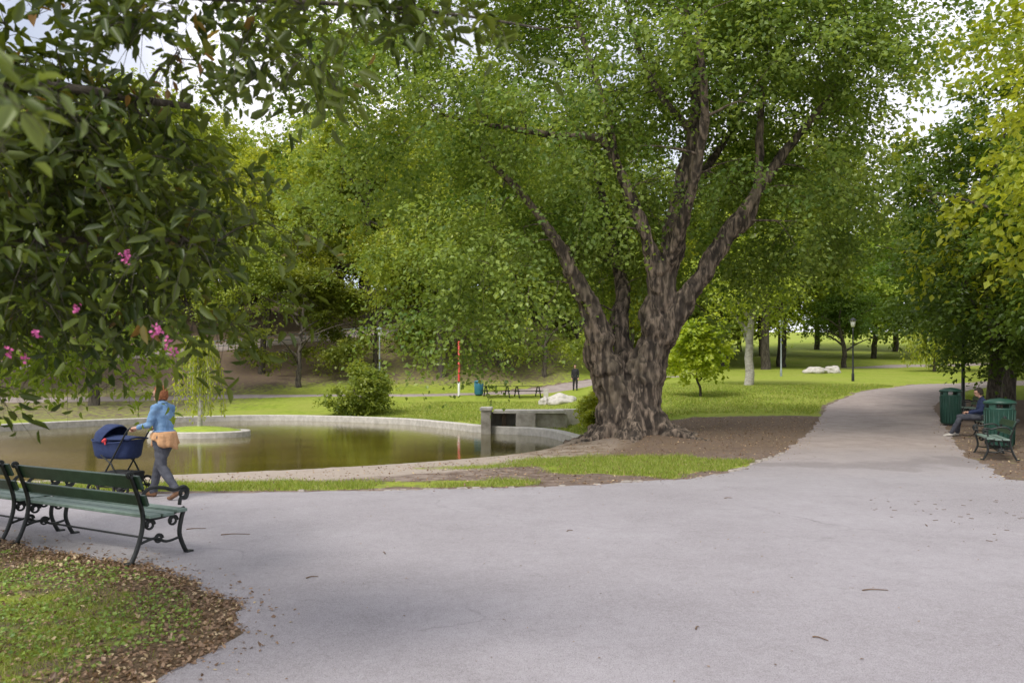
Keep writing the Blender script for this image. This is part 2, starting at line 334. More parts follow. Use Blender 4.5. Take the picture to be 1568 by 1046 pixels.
# ------------------------------------------------------------ leaves
def leafgeo(P,d,n,s,asp=.38,two=False,rs=None):
    d=nrm(d); side=nrm(np.cross(n,d)); n=np.cross(d,side); s=np.asarray(s)[:,None]; w=s*asp
    if not two:
        V=np.stack([P,P+d*s*.45+side*w+n*s*.08,P+d*s-n*s*.08,P+d*s*.45-side*w+n*s*.08],1)
        k=len(P); F=np.arange(k*4).reshape(k,4); return V.reshape(-1,3),F,4
    V=np.stack([P,P+d*s-n*s*.18,P+d*s*.28+side*w*.85+n*s*.10,P+d*s*.68+side*w*.75+n*s*.04,P+d*s*.28-side*w*.85+n*s*.10,P+d*s*.68-side*w*.75+n*s*.04],1)
    k=len(P); b=np.arange(k)[:,None]*6
    F=np.concatenate([b+np.array([[0,2,3,1]]),b+np.array([[0,1,5,4]])],0); return V.reshape(-1,3),F,6
def tree_mesh(name,limbs,ells,ncl,lpc,twig,ls,seed,mats,droop=.35,twigs=0,shell=.45,gap=-.12,gs=.3,two=False,asp=.38,mod=None,minr=.012,reject=None,nupper=.8,limbout=None):
    rs=np.random.RandomState(seed); A=Acc(); nodes=[]
    for k,L in enumerate(limbs):
        C=catmull(L,5); rmax=C[0,3]
        C[1:,:3]+=rs.randn(len(C)-1,3)*np.minimum(C[1:,3:4]*.10,.04)
        ns=28 if rmax>.5 else (12 if rmax>.12 else 7)
        if limbout is not None:
            limbout.append(tube(C[:,:3],C[:,3],max(ns,12),mod=mod if rmax>.5 else None))
            A.add(tube(C[:,:3],C[:,3]*np.where(C[:,3]>.1,.8,1.),ns),0,.5)
        else: A.add(tube(C[:,:3],C[:,3],ns,mod=mod if rmax>.5 else None),0,.5)
        for c in C[(2 if k else 6):]: nodes.append((*c[:3],c[3]))
    nodes=np.array(nodes)
    vol=np.array([(e[3]*e[4]*e[5])**.7 for e in ells]); vol/=vol.sum()
    cl=[];ou=[]; tries=0
    while len(cl)<ncl and tries<ncl*12:
        tries+=1
        e=ells[rs.choice(len(ells),p=vol)]; v=nrm(rs.randn(3)); rad=rs.uniform(shell,1)**.8
        p=np.array(e[:3])+v*rad*np.array(e[3:6])
        if mn.noise(Vector(p*gs+seed*3.1))<gap: continue
        if reject is not None and reject(p): continue
        cl.append(p); ou.append(v)
    cl=np.array(cl); ou=np.array(ou)
    d0=np.linalg.norm(cl[:,None]-nodes[None,:,:3],axis=2).min(1)
    order=np.argsort(d0)
    cap=np.zeros((len(nodes)+len(cl)*4,4)); cap[:len(nodes)]=nodes; nn=len(nodes)
    for i in order:
        c=cl[i]; D=c-cap[:nn,:3]; dist=np.linalg.norm(D,axis=1)
        cost=dist*(1+.6*np.clip(-D[:,2]/(dist+.01),0,1))+ (cap[:nn,3]<.018)*.35*twig
        k=int(cost.argmin()); s=cap[k,:3]; L=dist[k]
        if L<.05: continue
        r0=min(cap[k,3]*.65,.018*L+minr); r1=min(minr*.6,r0)
        mid=s+(c-s)*.5+np.array([0,0,.10*L])+rs.randn(3)*.07*L
        C=catmull([np.r_[s,r0],np.r_[s*.6+mid*.4+rs.randn(3)*.03*L,r0*.85],np.r_[mid,(r0+r1)/2],np.r_[c,r1]],2)
        A.add(tube(C[:,:3],C[:,3],5 if r0>.02 else 4,cap=False),0,.5)
        for t in C[[2,4,6]]: cap[nn]=t; nn+=1
    nt_=6; m=len(cl)
    tw=nrm(ou[:,None,:]*.55+nrm(rs.randn(m,nt_,3))*np.array([1,1,.55])+np.array([0,0,.05]))
    tl=twig*rs.uniform(.6,1.25,(m,nt_))
    ct=rs.rand(m)
    ci=np.repeat(np.arange(m),lpc); ti=rs.randint(0,nt_,m*lpc)
    s=rs.uniform(.08,1,m*lpc)**.8; T=tw[ci,ti]; LL=tl[ci,ti]
    P=cl[ci]+T*(s*LL)[:,None]; P[:,2]-=droop*s*s*LL
    P+=rs.randn(len(P),3)*(.13*twig)*np.array([1,1,.6])
    n=nrm(rs.randn(len(P),3)*.55+np.array([0,0,nupper])+ou[ci]*.35)
    d=T*.8+rs.randn(len(P),3)*.7+np.array([0,0,-.35*(1+droop)])
    d=d-n*(d*n).sum(1)[:,None]
    sz=ls*rs.uniform(.6,1.25,len(P))
    V,Fq,kk=leafgeo(P,d,n,sz,asp,two)
    tint=np.repeat(np.clip(ct[ci]*.6+rs.rand(len(P))*.4,0,1),kk)
    A.add((V,Fq),1,tint,smooth=two)
    if twigs:
        for i in range(m):
            for j in range(twigs):
                q=np.linspace(0,1,4)[:,None]; C=cl[i]+tw[i,j]*tl[i,j]*q; C[:,2]-=droop*tl[i,j]*q[:,0]**2
                A.add(tube(C,[minr*.5,minr*.4,minr*.3,minr*.15],3,cap=False),0,.5)
    return A.mesh(name,mats)
# ---- main tree
def flare(P,a):
    z=P[:,2:3]; f=np.clip((1.3-z)/1.3,0,1)**1.6
    return 1+f*(.22+.20*np.cos(5*a[None]+.7)+.12*np.cos(9*a[None]+2))+.05*np.cos(7*a[None]+z*1.3)+.03*np.cos(13*a[None]-z)
limbs=[
 [(3.2,20,-.15,.95),(3.2,20,.35,.80),(3.25,20,.9,.69),(3.40,20,1.45,.58),(3.58,20,2.0,.50),(3.78,20,2.65,.45),(3.97,20,4.0,.37),(4.35,20,5.75,.29),(4.55,20.1,7,.24),(4.9,20.2,8.4,.19),(5.0,20.3,9.8,.15),(4.7,20.4,11.2,.11),(4.9,20.5,13.2,.05)],
 [(3.0,20,.1,.64),(2.90,19.95,.9,.55),(2.62,19.9,1.7,.47),(2.34,19.8,2.6,.38),(2.05,19.7,3.6,.29),(1.65,19.5,4.4,.22),(1.15,19.3,5.3,.15),(.3,19,6.4,.1),(-.8,18.8,7.4,.05)],
 [(3.7,20,2.2,.40),(4.05,19.9,3.0,.34),(4.5,19.8,3.7,.29),(5.15,19.7,4.75,.24),(5.85,19.6,5.8,.2),(6.5,19.6,6.8,.16),(7.2,19.6,7.8,.12),(8.0,19.7,8.75,.08),(8.8,19.9,9.8,.04)],
 [(3.9,20,3.6,.26),(3.85,19.8,4.3,.23),(3.6,19.6,5.2,.19),(3.15,19.5,6.3,.15),(2.7,19.4,7.3,.12),(2.2,19.3,7.95,.1),(1.15,19.1,7.95,.08),(-.25,18.9,8.1,.06),(-1.7,18.8,8.35,.03)],
 [(2.75,19.4,7.2,.1),(2.4,19.5,8.8,.085),(1.9,19.7,10.6,.06),(1.3,20,12.5,.03)],
 [(3.15,20.2,1.2,.40),(3.08,20.5,2.3,.31),(2.95,20.8,3.3,.25),(3.1,21.2,4.4,.2),(2.8,22.3,6.5,.14),(2.5,23.3,9,.07)],
 [(5.6,19.65,5.4,.14),(6.3,19.6,6.1,.12),(6.45,19.6,7.7,.1),(6.6,19.8,9.5,.07),(6.9,20,11.5,.04)],
 [(4.0,20,4.4,.2),(4.4,18.9,6,.15),(4.6,17.9,8,.10),(4.2,17,9.6,.06)],
 [(4.4,20,6.2,.18),(5.4,21.2,7.6,.13),(6.6,22.5,9.3,.08),(7.4,23.6,11,.04)],
 [(4.9,20.2,8.3,.12),(3.9,20.3,9.6,.09),(3.3,20.4,11.2,.06),(2.9,20.5,13,.03)],
]
for k,(ax_,ln) in enumerate([(-2.6,1.5),(-1.7,1.1),(-.7,1.7),(.1,1.4),(3.0,1.1),(-3.1,.9),(1.5,1.3),(-.3,1.2)]):
    c,s=math.cos(ax_),math.sin(ax_)
    pts=[]
    for t,zz,r in [(.30,.75,.28),(.65,.34,.24),(.95,.08,.17),(ln*.72+.5,-.03,.12),(ln+.7,-.13,.05)]:
        px,py=3.2+c*t,20+s*t; pts.append((px,py,zg(px,py)+zz,r))
    limbs.append(pts)
ells=[(2.5,20,9,7.6,5.2,6.2),(-2.2,19.5,9.2,5.2,3.6,3.6),(7.2,20,9.4,5.0,4.4,4.0),(-.6,19.7,4.7,3.3,3.0,2.6),(4.0,19.8,11,6.5,4.8,4.5),(6.0,22.5,5.9,2.8,2.0,1.5),(1.0,22.6,4.9,3.0,1.6,2.0),(7.4,20.6,6.8,3.0,2.8,1.9)]
segs=[]
for L in limbs[:4]+limbs[6:8]:
    L=np.array(L)
    for a_,b_ in zip(L[:-1],L[1:]):
        if a_[3]>.09: segs.append((a_,b_))
rj=np.random.RandomState(4)
def rej(p):
    x,y,z=p
    if z<1.95: return True
    if x>.7 and z<3.3: return True
    if z<4.7 and x>5.6: return True
    if y<20.7 and 1.4<x<5.6 and z<5.3: return True
    if y<19.9:
        for a_,b_ in segs:
            d=b_-a_; t=min(max(((x-a_[0])*d[0]+(z-a_[2])*d[2])/(d[0]**2+d[2]**2),0),1)
            q=math.hypot(x-a_[0]-t*d[0],z-a_[2]-t*d[2])
            if q<.7 and rj.rand()<(.92 if z<6.3 else (.6 if z<8.5 else .3)): return True
    return False
lo=[]
MT=empty('maple_tree')
me=tree_mesh('crown',limbs,ells,1300,130,1.0,.125,11,[M['bark'],M['leaf']],droop=.65,twigs=1,shell=.35,gap=-.06,gs=.42,mod=flare,reject=rej,asp=.38,limbout=lo)
obj('crown',me,MT)
A=Acc()
for t_ in lo: A.add(t_)
o=bpy.data.objects.new('tmp',A.mesh('raw',[])); scene.collection.objects.link(o)
m=o.modifiers.new('r','REMESH'); m.mode='VOXEL'; m.voxel_size=.033
s=o.modifiers.new('s','SMOOTH'); s.iterations=4; s.factor=.5
dg=bpy.context.evaluated_depsgraph_get(); dg.update(); me=bpy.data.meshes.new_from_object(o.evaluated_get(dg)); bpy.data.objects.remove(o)
n_=len(me.vertices); V=np.empty(n_*3); me.vertices.foreach_get('co',V); V=V.reshape(-1,3); NN=np.empty(n_*3); me.vertices.foreach_get('normal',NN); NN=NN.reshape(-1,3)
rid=np.array([1-2*abs(mn.noise(Vector((v[0]*5.5+v[2]*.6,v[1]*5.5,v[2]*1.4)))) + .6*(mn.noise(Vector((v[0]*13,v[1]*13,v[2]*6)))) for v in V])
lump=np.array([mn.noise(Vector((v[0]*1.7,v[1]*1.7,v[2]*1.2+9))) for v in V])
amp=np.clip(1.2-V[:,2]*.1,.35,1.)
V+=NN*((rid-.6)*.06*amp+lump*.11*amp)[:,None]
me.vertices.foreach_set('co',V.ravel().astype(np.float32)); me.materials.clear(); me.materials.append(M['bark'])
a=me.attributes.new('tint','FLOAT','POINT'); a.data.foreach_set('value',np.clip(rid*.6+.12,0,1).astype(np.float32))
me.polygons.foreach_set('use_smooth',np.ones(len(me.polygons),bool)); me.update(); obj('trunk',me,MT)
# ---- generic variants
def generic(name,seed,H,Wd,mats,ncl,lpc,ls,tr=.28,low=.18,twig=1.3,droop=.35,gap=-.15,gs=.22):
    rs=np.random.RandomState(seed)
    L=[[(0,0,-.3,tr*1.25),(0,0,.4,tr),(rs.randn()*.15,rs.randn()*.15,H*.25,tr*.8),(rs.randn()*.4,rs.randn()*.4,H*.55,tr*.5),(rs.randn()*.5,rs.randn()*.5,H*.9,tr*.12)]]
    for i in range(6):
        a=i*1.05+rs.rand(); z0=H*(.2+.08*i); c,s=math.cos(a),math.sin(a)
        L.append([(0,0,z0,tr*.45),(c*Wd*.25,s*Wd*.25,z0+H*.09,tr*.32),(c*Wd*.55,s*Wd*.55,z0+H*.16,tr*.2),(c*Wd*.85,s*Wd*.85,z0+H*.2,tr*.08)])
    E=[(0,0,H*.6,Wd,Wd,H*.40)]
    for i in range(6):
        a=rs.rand()*6.28; q=rs.uniform(.3,.6)*Wd; E.append((math.cos(a)*q,math.sin(a)*q,H*rs.uniform(low+.2,.75),Wd*.55,Wd*.55,H*.2))
    return tree_mesh(name,L,E,ncl,lpc,twig,ls,seed,mats,droop=droop,shell=.5,gap=gap,gs=gs,reject=lambda p:p[2]<H*low,minr=.02)
GA=generic('linden',21,21,7.5,[M['barkbg'],M['leafbg']],360,80,.34,.4,.30,1.8,gap=-.03)
GB=generic('elm',22,15,6.5,[M['barkbg'],M['leafbg']],300,80,.28,.32,.30,1.5,gap=0.)
GC=generic('beech',23,18,7,[M['barkbg'],M['leafdark']],380,90,.26,.38,.16,1.5)
GD=generic('ash',24,14,6,[M['barkbg'],M['leafyel']],280,80,.24,.26,.3,1.4,gap=-.0)
GS=generic('cherry',25,6.2,3.4,[M['barkbg'],M['leafbg']],220,85,.17,.14,.27,.8,gap=-.04)
GF=generic('far',26,20,7.5,[M['barkbg'],M['leafbg']],230,55,.6,.4,.14,2.2)
GG=generic('far2',27,17,7,[M['barkbg'],M['leafyel']],200,55,.55,.4,.14,2.)
def put(name,me,x,y,sc=1.,rz=None,zs=1.):
    o=obj(name,me,None,(x,y,zg(x,y)-.05),random.uniform(0,6.28) if rz is None else rz); o.scale=(sc,sc,sc*zs); return o
random.seed(5)
spec=[('cherry_tree',GS,-15.5,54.5,1.4,1),('linden_tree',GB,-5.4,57.5,.9,1.15),('linden_tree',GA,-.8,60,.95,1),
 ('elm_tree',GB,-24.5,44,.95,1.15),('ash_tree',GD,-22,68,1.0,1.2),('linden_tree',GA,-14,73,1.05,1),('ash_tree',GD,-8.5,66,.9,1.3),('linden_tree',GA,-31,67,1.1,1),
 ('linden_tree',GA,6.5,72,1.05,1),('elm_tree',GB,-37,52,1.1,1.1),('ash_tree',GD,12,76,1.0,1.1),
 ('linden_tree',GA,27,80,1.25,1),('linden_tree',GA,33,92,1.4,1),('elm_tree',GB,-19.5,58.5,.8,1.05),('cherry_tree',GS,-10.8,59.5,1.5,1),('cherry_tree',GS,2.5,57.5,1.35,1),
 ('beech_tree',GC,16.8,26.2,.62,1),('beech_tree',GC,20.5,31,.72,1),('beech_tree',GC,26.5,35,.8,1),('beech_tree',GC,17.3,20.5,.6,1),('linden_tree',GB,25,26,1.0,1),
 ('ash_tree',GD,18.8,24.0,1.0,1.15),('ash_tree',GD,15.2,15.0,.75,1.1),('ash_tree',GD,32,43,.95,1),('beech_tree',GC,38,53,.8,1),('elm_tree',GB,46,61,1,1)]
for nme,me_,x,y,s,zs in spec: put(nme,me_,x,y,s,None,zs)
tr_=np.random.RandomState(9); wood=[]
for y0,x0,x1,st in [(79,-62,18,9),(92,-85,30,10),(110,-100,75,11),(132,-115,120,14)]:
    for x in np.arange(x0,x1,st):
        xx=x+tr_.uniform(-2.5,2.5); yy=y0+tr_.uniform(-4,4)
        if .28*yy<xx<.5*yy and yy<112: continue
        wood.append((xx,yy))
for xx,yy in [(47,72),(58,80),(62,64),(72,84),(52,108),(38,114),(28,112),(66,98)]: wood.append((xx,yy))
for k,(xx,yy) in enumerate(wood):
    me_=([GA,GB,GD,GA] if yy<84 else [GF,GF,GG])[tr_.randint(4 if yy<84 else 3)]
    put('woodland_tree',me_,xx,yy,tr_.uniform(.95,1.25),tr_.uniform(0,6.28))
GBI=generic('birch',31,11,3.0,[M['birch'],M['leafbg']],150,70,.2,.27,.35,1.1,droop=.8)
put('birch_tree',GBI,13.9,44,1.0,1.)
GY=generic('young',32,3.6,1.25,[M['barkbg'],M['leafyel']],110,60,.17,.05,.28,.45,droop=.5)
put('young_linden_tree',GY,8.9,35.5,1.15,.5)
GP=generic('pine',33,9,4.5,[M['barkbg'],M['leafdark']],200,90,.22,.3,.45,1.2,droop=.1); put('pine_tree',GP,38,86,1.0)
def willow(name,H,W,n,seed,ls,mats,kk=45):
    rs=np.random.RandomState(seed); A=Acc()
    tk=catmull([(0,0,-.1,.09*H/3),(.05,0,H*.4,.06*H/3),(0,.05,H*.8,.035*H/3),(0,0,H*.93,.02)],5); A.add(tube(tk[:,:3],tk[:,3],8),0)
    P=[]
    for i in range(n):
        a=rs.rand()*6.28; w=W*rs.uniform(.15,1); z0=H*rs.uniform(.62,.98); z1=H*rs.uniform(.08,.5)
        c,s=math.cos(a),math.sin(a)
        C=catmull([(0,0,z0),(c*w*.5,s*w*.5,z0+H*.04),(c*w*.9,s*w*.9,z0-H*.12),(c*w,s*w,min(z1,z0-.2*H))],6)
        A.add(tube(C,.004*H/3,3,cap=False),0)
        k=kk; t=rs.uniform(3,len(C)-1.01,k); i0=t.astype(int); f=(t-i0)[:,None]; P.append(C[i0]*(1-f)+C[i0+1]*f+rs.randn(k,3)*.025*H/3)
    P=np.concatenate(P); n_=nrm(rs.randn(len(P),3)+[0,0,.3]); d=rs.randn(len(P),3)*.4+np.array([0,0,-1.])
    V,F_,k=leafgeo(P,d,n_,ls*rs.uniform(.7,1.3,len(P)),.2); A.add((V,F_),1,np.repeat(rs.rand(len(P)),4),False)
    return A.mesh(name,mats)
WM=willow('willow',3.15,.85,100,3,.12,[M['birch'],M['leafyel']],46)
obj('weeping_willow',WM,None,(-10.9,26.2,.1))
WM2=willow('willow_big',6,3,160,4,.3,[M['barkbg'],M['leafyel']]); put('weeping_willow',WM2,40.5,72,1.0)
def shrub(name,seed,r,h,mats,ncl,lpc,ls):
    L=[[(0,0,0,.04),(.1*math.cos(a),.1*math.sin(a),h*.3,.03),(r*.4*math.cos(a),r*.4*math.sin(a),h*.6,.015)] for a in np.arange(0,6.2,1.2)]
    return tree_mesh(name,L,[(0,0,h*.5,r,r,h*.5),(r*.3,0,h*.65,r*.6,r*.6,h*.4)],ncl,lpc,.35*r+.1,ls,seed,mats,shell=.3,gap=-.3,reject=lambda p:p[2]<.1)
put('shrub',shrub('shrub1',41,1.6,2.5,[M['barkbg'],M['leafbg']],170,100,.14),-8.1,39.4,1.,1.)
put('shrub',shrub('shrub2',42,.75,1.3,[M['barkbg'],M['leafyel']],80,80,.1),3.0,26.3,1.,1.)
# ------------------------------------------------------------ foreground foliage
fl=[[(-4.6,2.6,0,.12),(-4.4,2.8,1.4,.10),(-4.0,3.0,2.3,.07),(-3.2,3.3,2.9,.045),(-2.3,3.5,3.0,.03),(-1.5,3.5,2.9,.015)],
 [(-4.1,3.0,2.2,.05),(-3.3,3.4,2.3,.035),(-2.5,3.6,2.3,.02),(-1.4,3.6,2.3,.008)],
 [(-4.3,2.9,1.6,.04),(-3.3,3.2,1.9,.03),(-2.6,3.4,1.9,.015)],
 [(-3.6,3.2,2.7,.04),(-2.4,3.3,3.30,.025),(-1.2,3.25,3.27,.012),(-.4,3.1,3.15,.007),(.15,3.0,3.02,.004)]]
fe=[(-2.5,3.6,2.85,1.3,.7,.75),(-2.2,3.7,2.3,1.2,.6,.55),(-2.6,3.4,1.8,.65,.4,.40),(-3.3,4.2,2.6,1.0,.9,1.1),(-.70,3.15,3.10,.95,.2,.16),(-1.2,3.3,3.2,.7,.3,.2)]
def frej(p):
    x,y,z=p; u=x/y
    if u>-.29 and z<2.95: return True
    if u>-.36 and z<1.95: return True
    if -.42<u<-.29 and 2.65<z<3.2 and rj.rand()<.85: return True
    return z<1.42
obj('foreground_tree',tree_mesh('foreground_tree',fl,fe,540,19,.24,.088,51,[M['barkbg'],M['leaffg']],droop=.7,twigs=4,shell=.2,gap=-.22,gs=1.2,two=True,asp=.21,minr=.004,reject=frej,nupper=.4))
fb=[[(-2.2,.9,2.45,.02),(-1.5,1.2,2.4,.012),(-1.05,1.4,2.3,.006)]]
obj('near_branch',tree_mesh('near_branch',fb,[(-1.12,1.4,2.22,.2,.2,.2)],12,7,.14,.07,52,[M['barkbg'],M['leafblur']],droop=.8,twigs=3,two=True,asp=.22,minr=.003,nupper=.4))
fs=[[(-7.2,6.0,0,.1),(-6.8,6.1,1.4,.08),(-5.9,6.3,2.2,.05),(-4.8,6.4,2.5,.03),(-3.7,6.4,2.2,.012)],[(-6.6,6.1,1.5,.05),(-5.5,6.0,1.9,.03),(-4.3,6.0,1.8,.012),(-3.2,5.7,1.95,.006)]]
obj('flowering_shrub',tree_mesh('flowering_shrub',fs,[(-4.8,6.3,2.3,1.65,.8,.62),(-5.2,6.3,1.9,1.5,.7,.45),(-5.6,6.6,3.2,1.6,.9,.9),(-3.3,5.7,1.98,.65,.5,.40)],440,40,.3,.07,53,[M['barkbg'],M['leafshrub']],droop=.6,twigs=2,shell=.2,gap=-.2,gs=.8,two=True,asp=.24,minr=.005,reject=lambda p:p[2]<1.5 or p[0]/p[1]>-.46))
rs=np.random.RandomState(77); A=Acc()
def blossom(c,k,s,ps):
    P=np.array(c)+rs.randn(k,3)*s; nn_=nrm(rs.randn(k,3)); V,F_,_=leafgeo(P,rs.randn(k,3),nn_,np.full(k,ps),.45); A.add((V,F_),0,.5,False)
for c in [(-1.54,3.0,2.10),(-1.57,3.05,2.13),(-1.83,2.9,1.80),(-1.94,2.9,1.73),(-1.95,3.0,1.71),(-1.37,2.9,1.80),(-1.33,2.9,1.765),(-1.33,2.95,1.735),(-1.42,3.0,1.83),(-1.68,2.9,1.90)]: blossom(c,10,.009,.016)
obj('shrub_blossom',A.mesh('shrub_blossom',[M['flower']]))
# ------------------------------------------------------------ grass + litter
def zground(x,y,p):
    return zbase(x,y)+(fbm(x,y,.5)-.5)*.035*sstep(.05,-.4,p)
def blades(x,y,z,h,w,rs):
    k=len(x); a=rs.rand(k)*6.28; lean=rs.randn(k,2)*.5*h[:,None]
    B=np.stack([x,y,z-.01],-1); s=np.stack([np.cos(a)*w,np.sin(a)*w,np.zeros(k)],-1)
    T=B+np.stack([lean[:,0],lean[:,1],h],-1)
    V=np.stack([B-s,B+s,T+s*.15,T-s*.15],1).reshape(-1,3); return V,np.arange(4*k).reshape(k,4)
M['grass']=leafmat('grass_blade',(.15,.21,.03),(.34,.40,.07),.35,.02,c3=(.42,.36,.15))
rs=np.random.RandomState(3); A=Acc()
def scatter(n,x0,x1,y0,y1):
    x=rs.uniform(x0,x1,n); y=rs.uniform(y0,y1,n); return x,y,paved(x,y)
x,y,p=scatter(150000,-6.5,-1.5,3,8.2); dn=sstep(.15,1.0,-p)*sstep(.42,.60,fbm(x,y,.55)); k=(p<-.12)&(rs.rand(len(x))<dn*.75+.02); x,y,p=x[k],y[k],p[k]
A.add(blades(x,y,zground(x,y,p),rs.uniform(.02,.06,len(x)),np.full(len(x),.0028),rs),0,np.repeat(rs.rand(len(x)),4),False)
x,y,p=scatter(190000,-9,5.4,11,17.2)
g=bandgrass(x,y)
k=(p<-.1)&(rs.rand(len(x))<g*sstep(.30,.52,fbm(x,y,.8))); x,y,p=x[k],y[k],p[k]
A.add(blades(x,y,zground(x,y,p),rs.uniform(.03,.09,len(x)),np.full(len(x),.005),rs),0,np.repeat(rs.rand(len(x)),4),False)
x,y,p=scatter(140000,-9,22,24,46)
k=(p<-.2)&(sdpoly(x,y,POND)<-.5)&(dseg(x,y,(3.0,19.6),(8.5,23.0))>4.6)&~((x>(y-16)*.52+9)&(y<34))&(rs.rand(len(x))<sstep(.25,.55,fbm(x,y,3))+.25); x,y,p=x[k],y[k],p[k]
A.add(blades(x,y,zground(x,y,p),rs.uniform(.05,.11,len(x)),np.full(len(x),.014),rs),0,np.repeat(rs.rand(len(x)),4),False)
obj('grass',A.mesh('grass',[M['grass']]))
M['litter']=leafmat('dry_leaf',(.11,.065,.04),(.38,.26,.16),.15,.03,c3=(.50,.40,.24))
M['wleaf']=leafmat('small_weed',(.11,.19,.035),(.26,.36,.07),.3,.03)
def flat(x,y,z,s,rs,tilt=.35,asp=.35):
    k=len(x); P=np.stack([x,y,z],-1); n=nrm(rs.randn(k,3)*tilt+[0,0,1]); d=rs.randn(k,3); d-=n*(d*n).sum(1)[:,None]
    return leafgeo(P,d,n,s,asp)[:2]
A=Acc()
x,y,p=scatter(60000,-6.5,-1.0,3,8.6); k=(p<.02)&(rs.rand(len(x))<.28+.6*sstep(.9,.0,-p)); k|=(p<.45)&(p>0)&(rs.rand(len(x))<.10*sstep(.5,0,p)); x,y,p=x[k],y[k],p[k]
A.add(flat(x,y,zground(x,y,p)+.014,rs.uniform(.015,.045,len(x)),rs,.45),0,np.repeat(rs.rand(len(x)),4),False)
x,y,p=scatter(42000,-9,14,10,26); k=((p<0)&(rs.rand(len(x))<.30)|((p<.5)&(rs.rand(len(x))<.3*sstep(.5,0,p)*sstep(-3,2,x))))&(sdpoly(x,y,POND)<-.4); x,y,p=x[k],y[k],p[k]
A.add(flat(x,y,zground(x,y,p)+.015,rs.uniform(.025,.06,len(x)),rs),0,np.repeat(rs.rand(len(x)),4),False)
x,y,p=scatter(1100,-5,12,3.2,25); k=p>.1; x,y,p=x[k],y[k],p[k]
A.add(flat(x,y,zbase(x,y)+.014,rs.uniform(.008,.032,len(x)),rs,.2,.28),0,np.repeat(rs.rand(len(x))*.6,4),False)
obj('leaf_litter',A.mesh('leaf_litter',[M['litter']]))
A=Acc(); x,y,p=scatter(30000,-6.5,-1.6,3,8.2); k=(p<-.25)&(fbm(x+9,y,.6)>.5)&(rs.rand(len(x))<.7); x,y,p=x[k],y[k],p[k]
A.add(flat(x,y,zground(x,y,p)+rs.uniform(.01,.045,len(x)),rs.uniform(.015,.038,len(x)),rs,.5,.42),0,np.repeat(rs.rand(len(x)),4),False)
obj('ground_weeds',A.mesh('ground_weeds',[M['wleaf']]))
M['twig']=simple('dry_twig',(.10,.06,.035),(.2,.13,.08),20,.9,.2)
A=Acc()
for (a,b,L,ang) in [(2.72,5.83,.2,.0),(1.9,4.75,.1,-.8),(3.0,10.6,.12,.2),(-1.7,6.2,.10,.5),(-3.1,8.0,.3,.1),(-3.6,8.3,.2,.3),(4.7,8.5,.12,1.2),(.6,8.2,.08,.6),(-1.2,7.1,.08,2),(1.2,4.9,.06,1)]:
    c,s=math.cos(ang),math.sin(ang); C=catmull([(a,b,.014),(a+c*L*.4,b+s*L*.4+.015,.018),(a+c*L,b+s*L,.014)],4); A.add(tube(C,np.linspace(.006,.003,len(C)),5))
for i in range(60):
    a,b=rs.uniform(4.6,7),rs.uniform(7.6,10.5); ang=rs.rand()*6; L=rs.uniform(.02,.07); A.add(tube([(a,b,.013),(a+L*math.cos(ang),b+L*math.sin(ang),.013)],.003,4))
obj('fallen_twigs',A.mesh('fallen_twigs',[M['twig']]))
A=Acc(); E=catmull([(-3.2,11.3),(-.25,11.72),(1.22,12.12),(2.98,12.92),(4.1,13.9),(4.9,15.0),(6.0,16.6)],14)
d=np.r_[0,np.cumsum(np.linalg.norm(np.diff(E,axis=0),axis=1))]; t=0
while t<d[-1]:
    L=rs.uniform(.12,.28); px=np.interp(t,d,E[:,0]); py=np.interp(t,d,E[:,1]); qx=np.interp(t+.05,d,E[:,0]); qy=np.interp(t+.05,d,E[:,1])
    if rs.rand()<.62: A.add(box((px+rs.randn()*.025,py+rs.randn()*.025,zg(px,py)+rs.uniform(-.05,-.02)),(L*.9,rs.uniform(.09,.15),.12),math.atan2(qy-py,qx-px)+rs.randn()*.12,.8),0,.5,False)
    t+=L
o=obj('kerb_stones',A.mesh('kerb_stones',[simple('kerb_granite',(.20,.175,.15),(.40,.36,.32),9,.9,.5)])); bevel(o,.02)
# ------------------------------------------------------------ weir
W=empty('stone_weir',(0,28,0)); 
for nm,c,s in [('pier_left',(-.95,-.05,.1),(.36,1.3,1.16)),('pier_right',(.5,-.05,.05),(.72,1.3,1.06)),('back_wall',(-.3,.55,.1),(.94,.2,1.0)),('sill',(-.3,.12,-.1),(.94,.62,.2)),('cap_left',(-.95,-.05,.74),(.44,1.4,.12)),('cap',(.62,-.02,.64),(2.6,1.3,.12)),('low_wall',(1.45,.05,.02),(1.17,1.0,1.1)),('step_block',(2.2,.9,.35),(1.0,.6,.7))]:
    o=obj(nm,npmesh(nm,*box(c,s),[M['stonedk'] if 'wall' in nm or 'pier' in nm or nm=='sill' else M['stone']]),W); bevel(o,.02)
o=obj('channel',npmesh('channel',*box((-.3,.2,.28),(.16,.5,.5)),[simple('wet_wood',(.05,.03,.015),(.12,.07,.03),6,.5,.3)]),W)
def boulder(name,x,y,s,seed):
    import bmesh
    bm=bmesh.new(); bmesh.ops.create_icosphere(bm,subdivisions=4,radius=1)
    for v in bm.verts:
        f=1+.35*mn.noise(v.co*1.3+Vector((seed,0,0)))+.1*mn.noise(v.co*4+Vector((seed,3,0))); v.co=Vector((v.co.x*s[0]*f,v.co.y*s[1]*f,max(v.co.z,-.5)*s[2]*f))
    me=bpy.data.meshes.new(name); bm.to_mesh(me); bm.free(); me.materials.append(M['stone']); me.polygons.foreach_set('use_smooth',[True]*len(me.polygons))
    obj(name,me,None,(x,y,zg(x,y)+s[2]*.4))
boulder('boulder',2.85,44,(.85,.5,.42),1); boulder('boulder',27.8,69,(1.0,.6,.45),2); boulder('boulder',29.6,69.5,(.8,.6,.45),5); boulder('boulder',1.9,44.5,(.3,.3,.3),7)
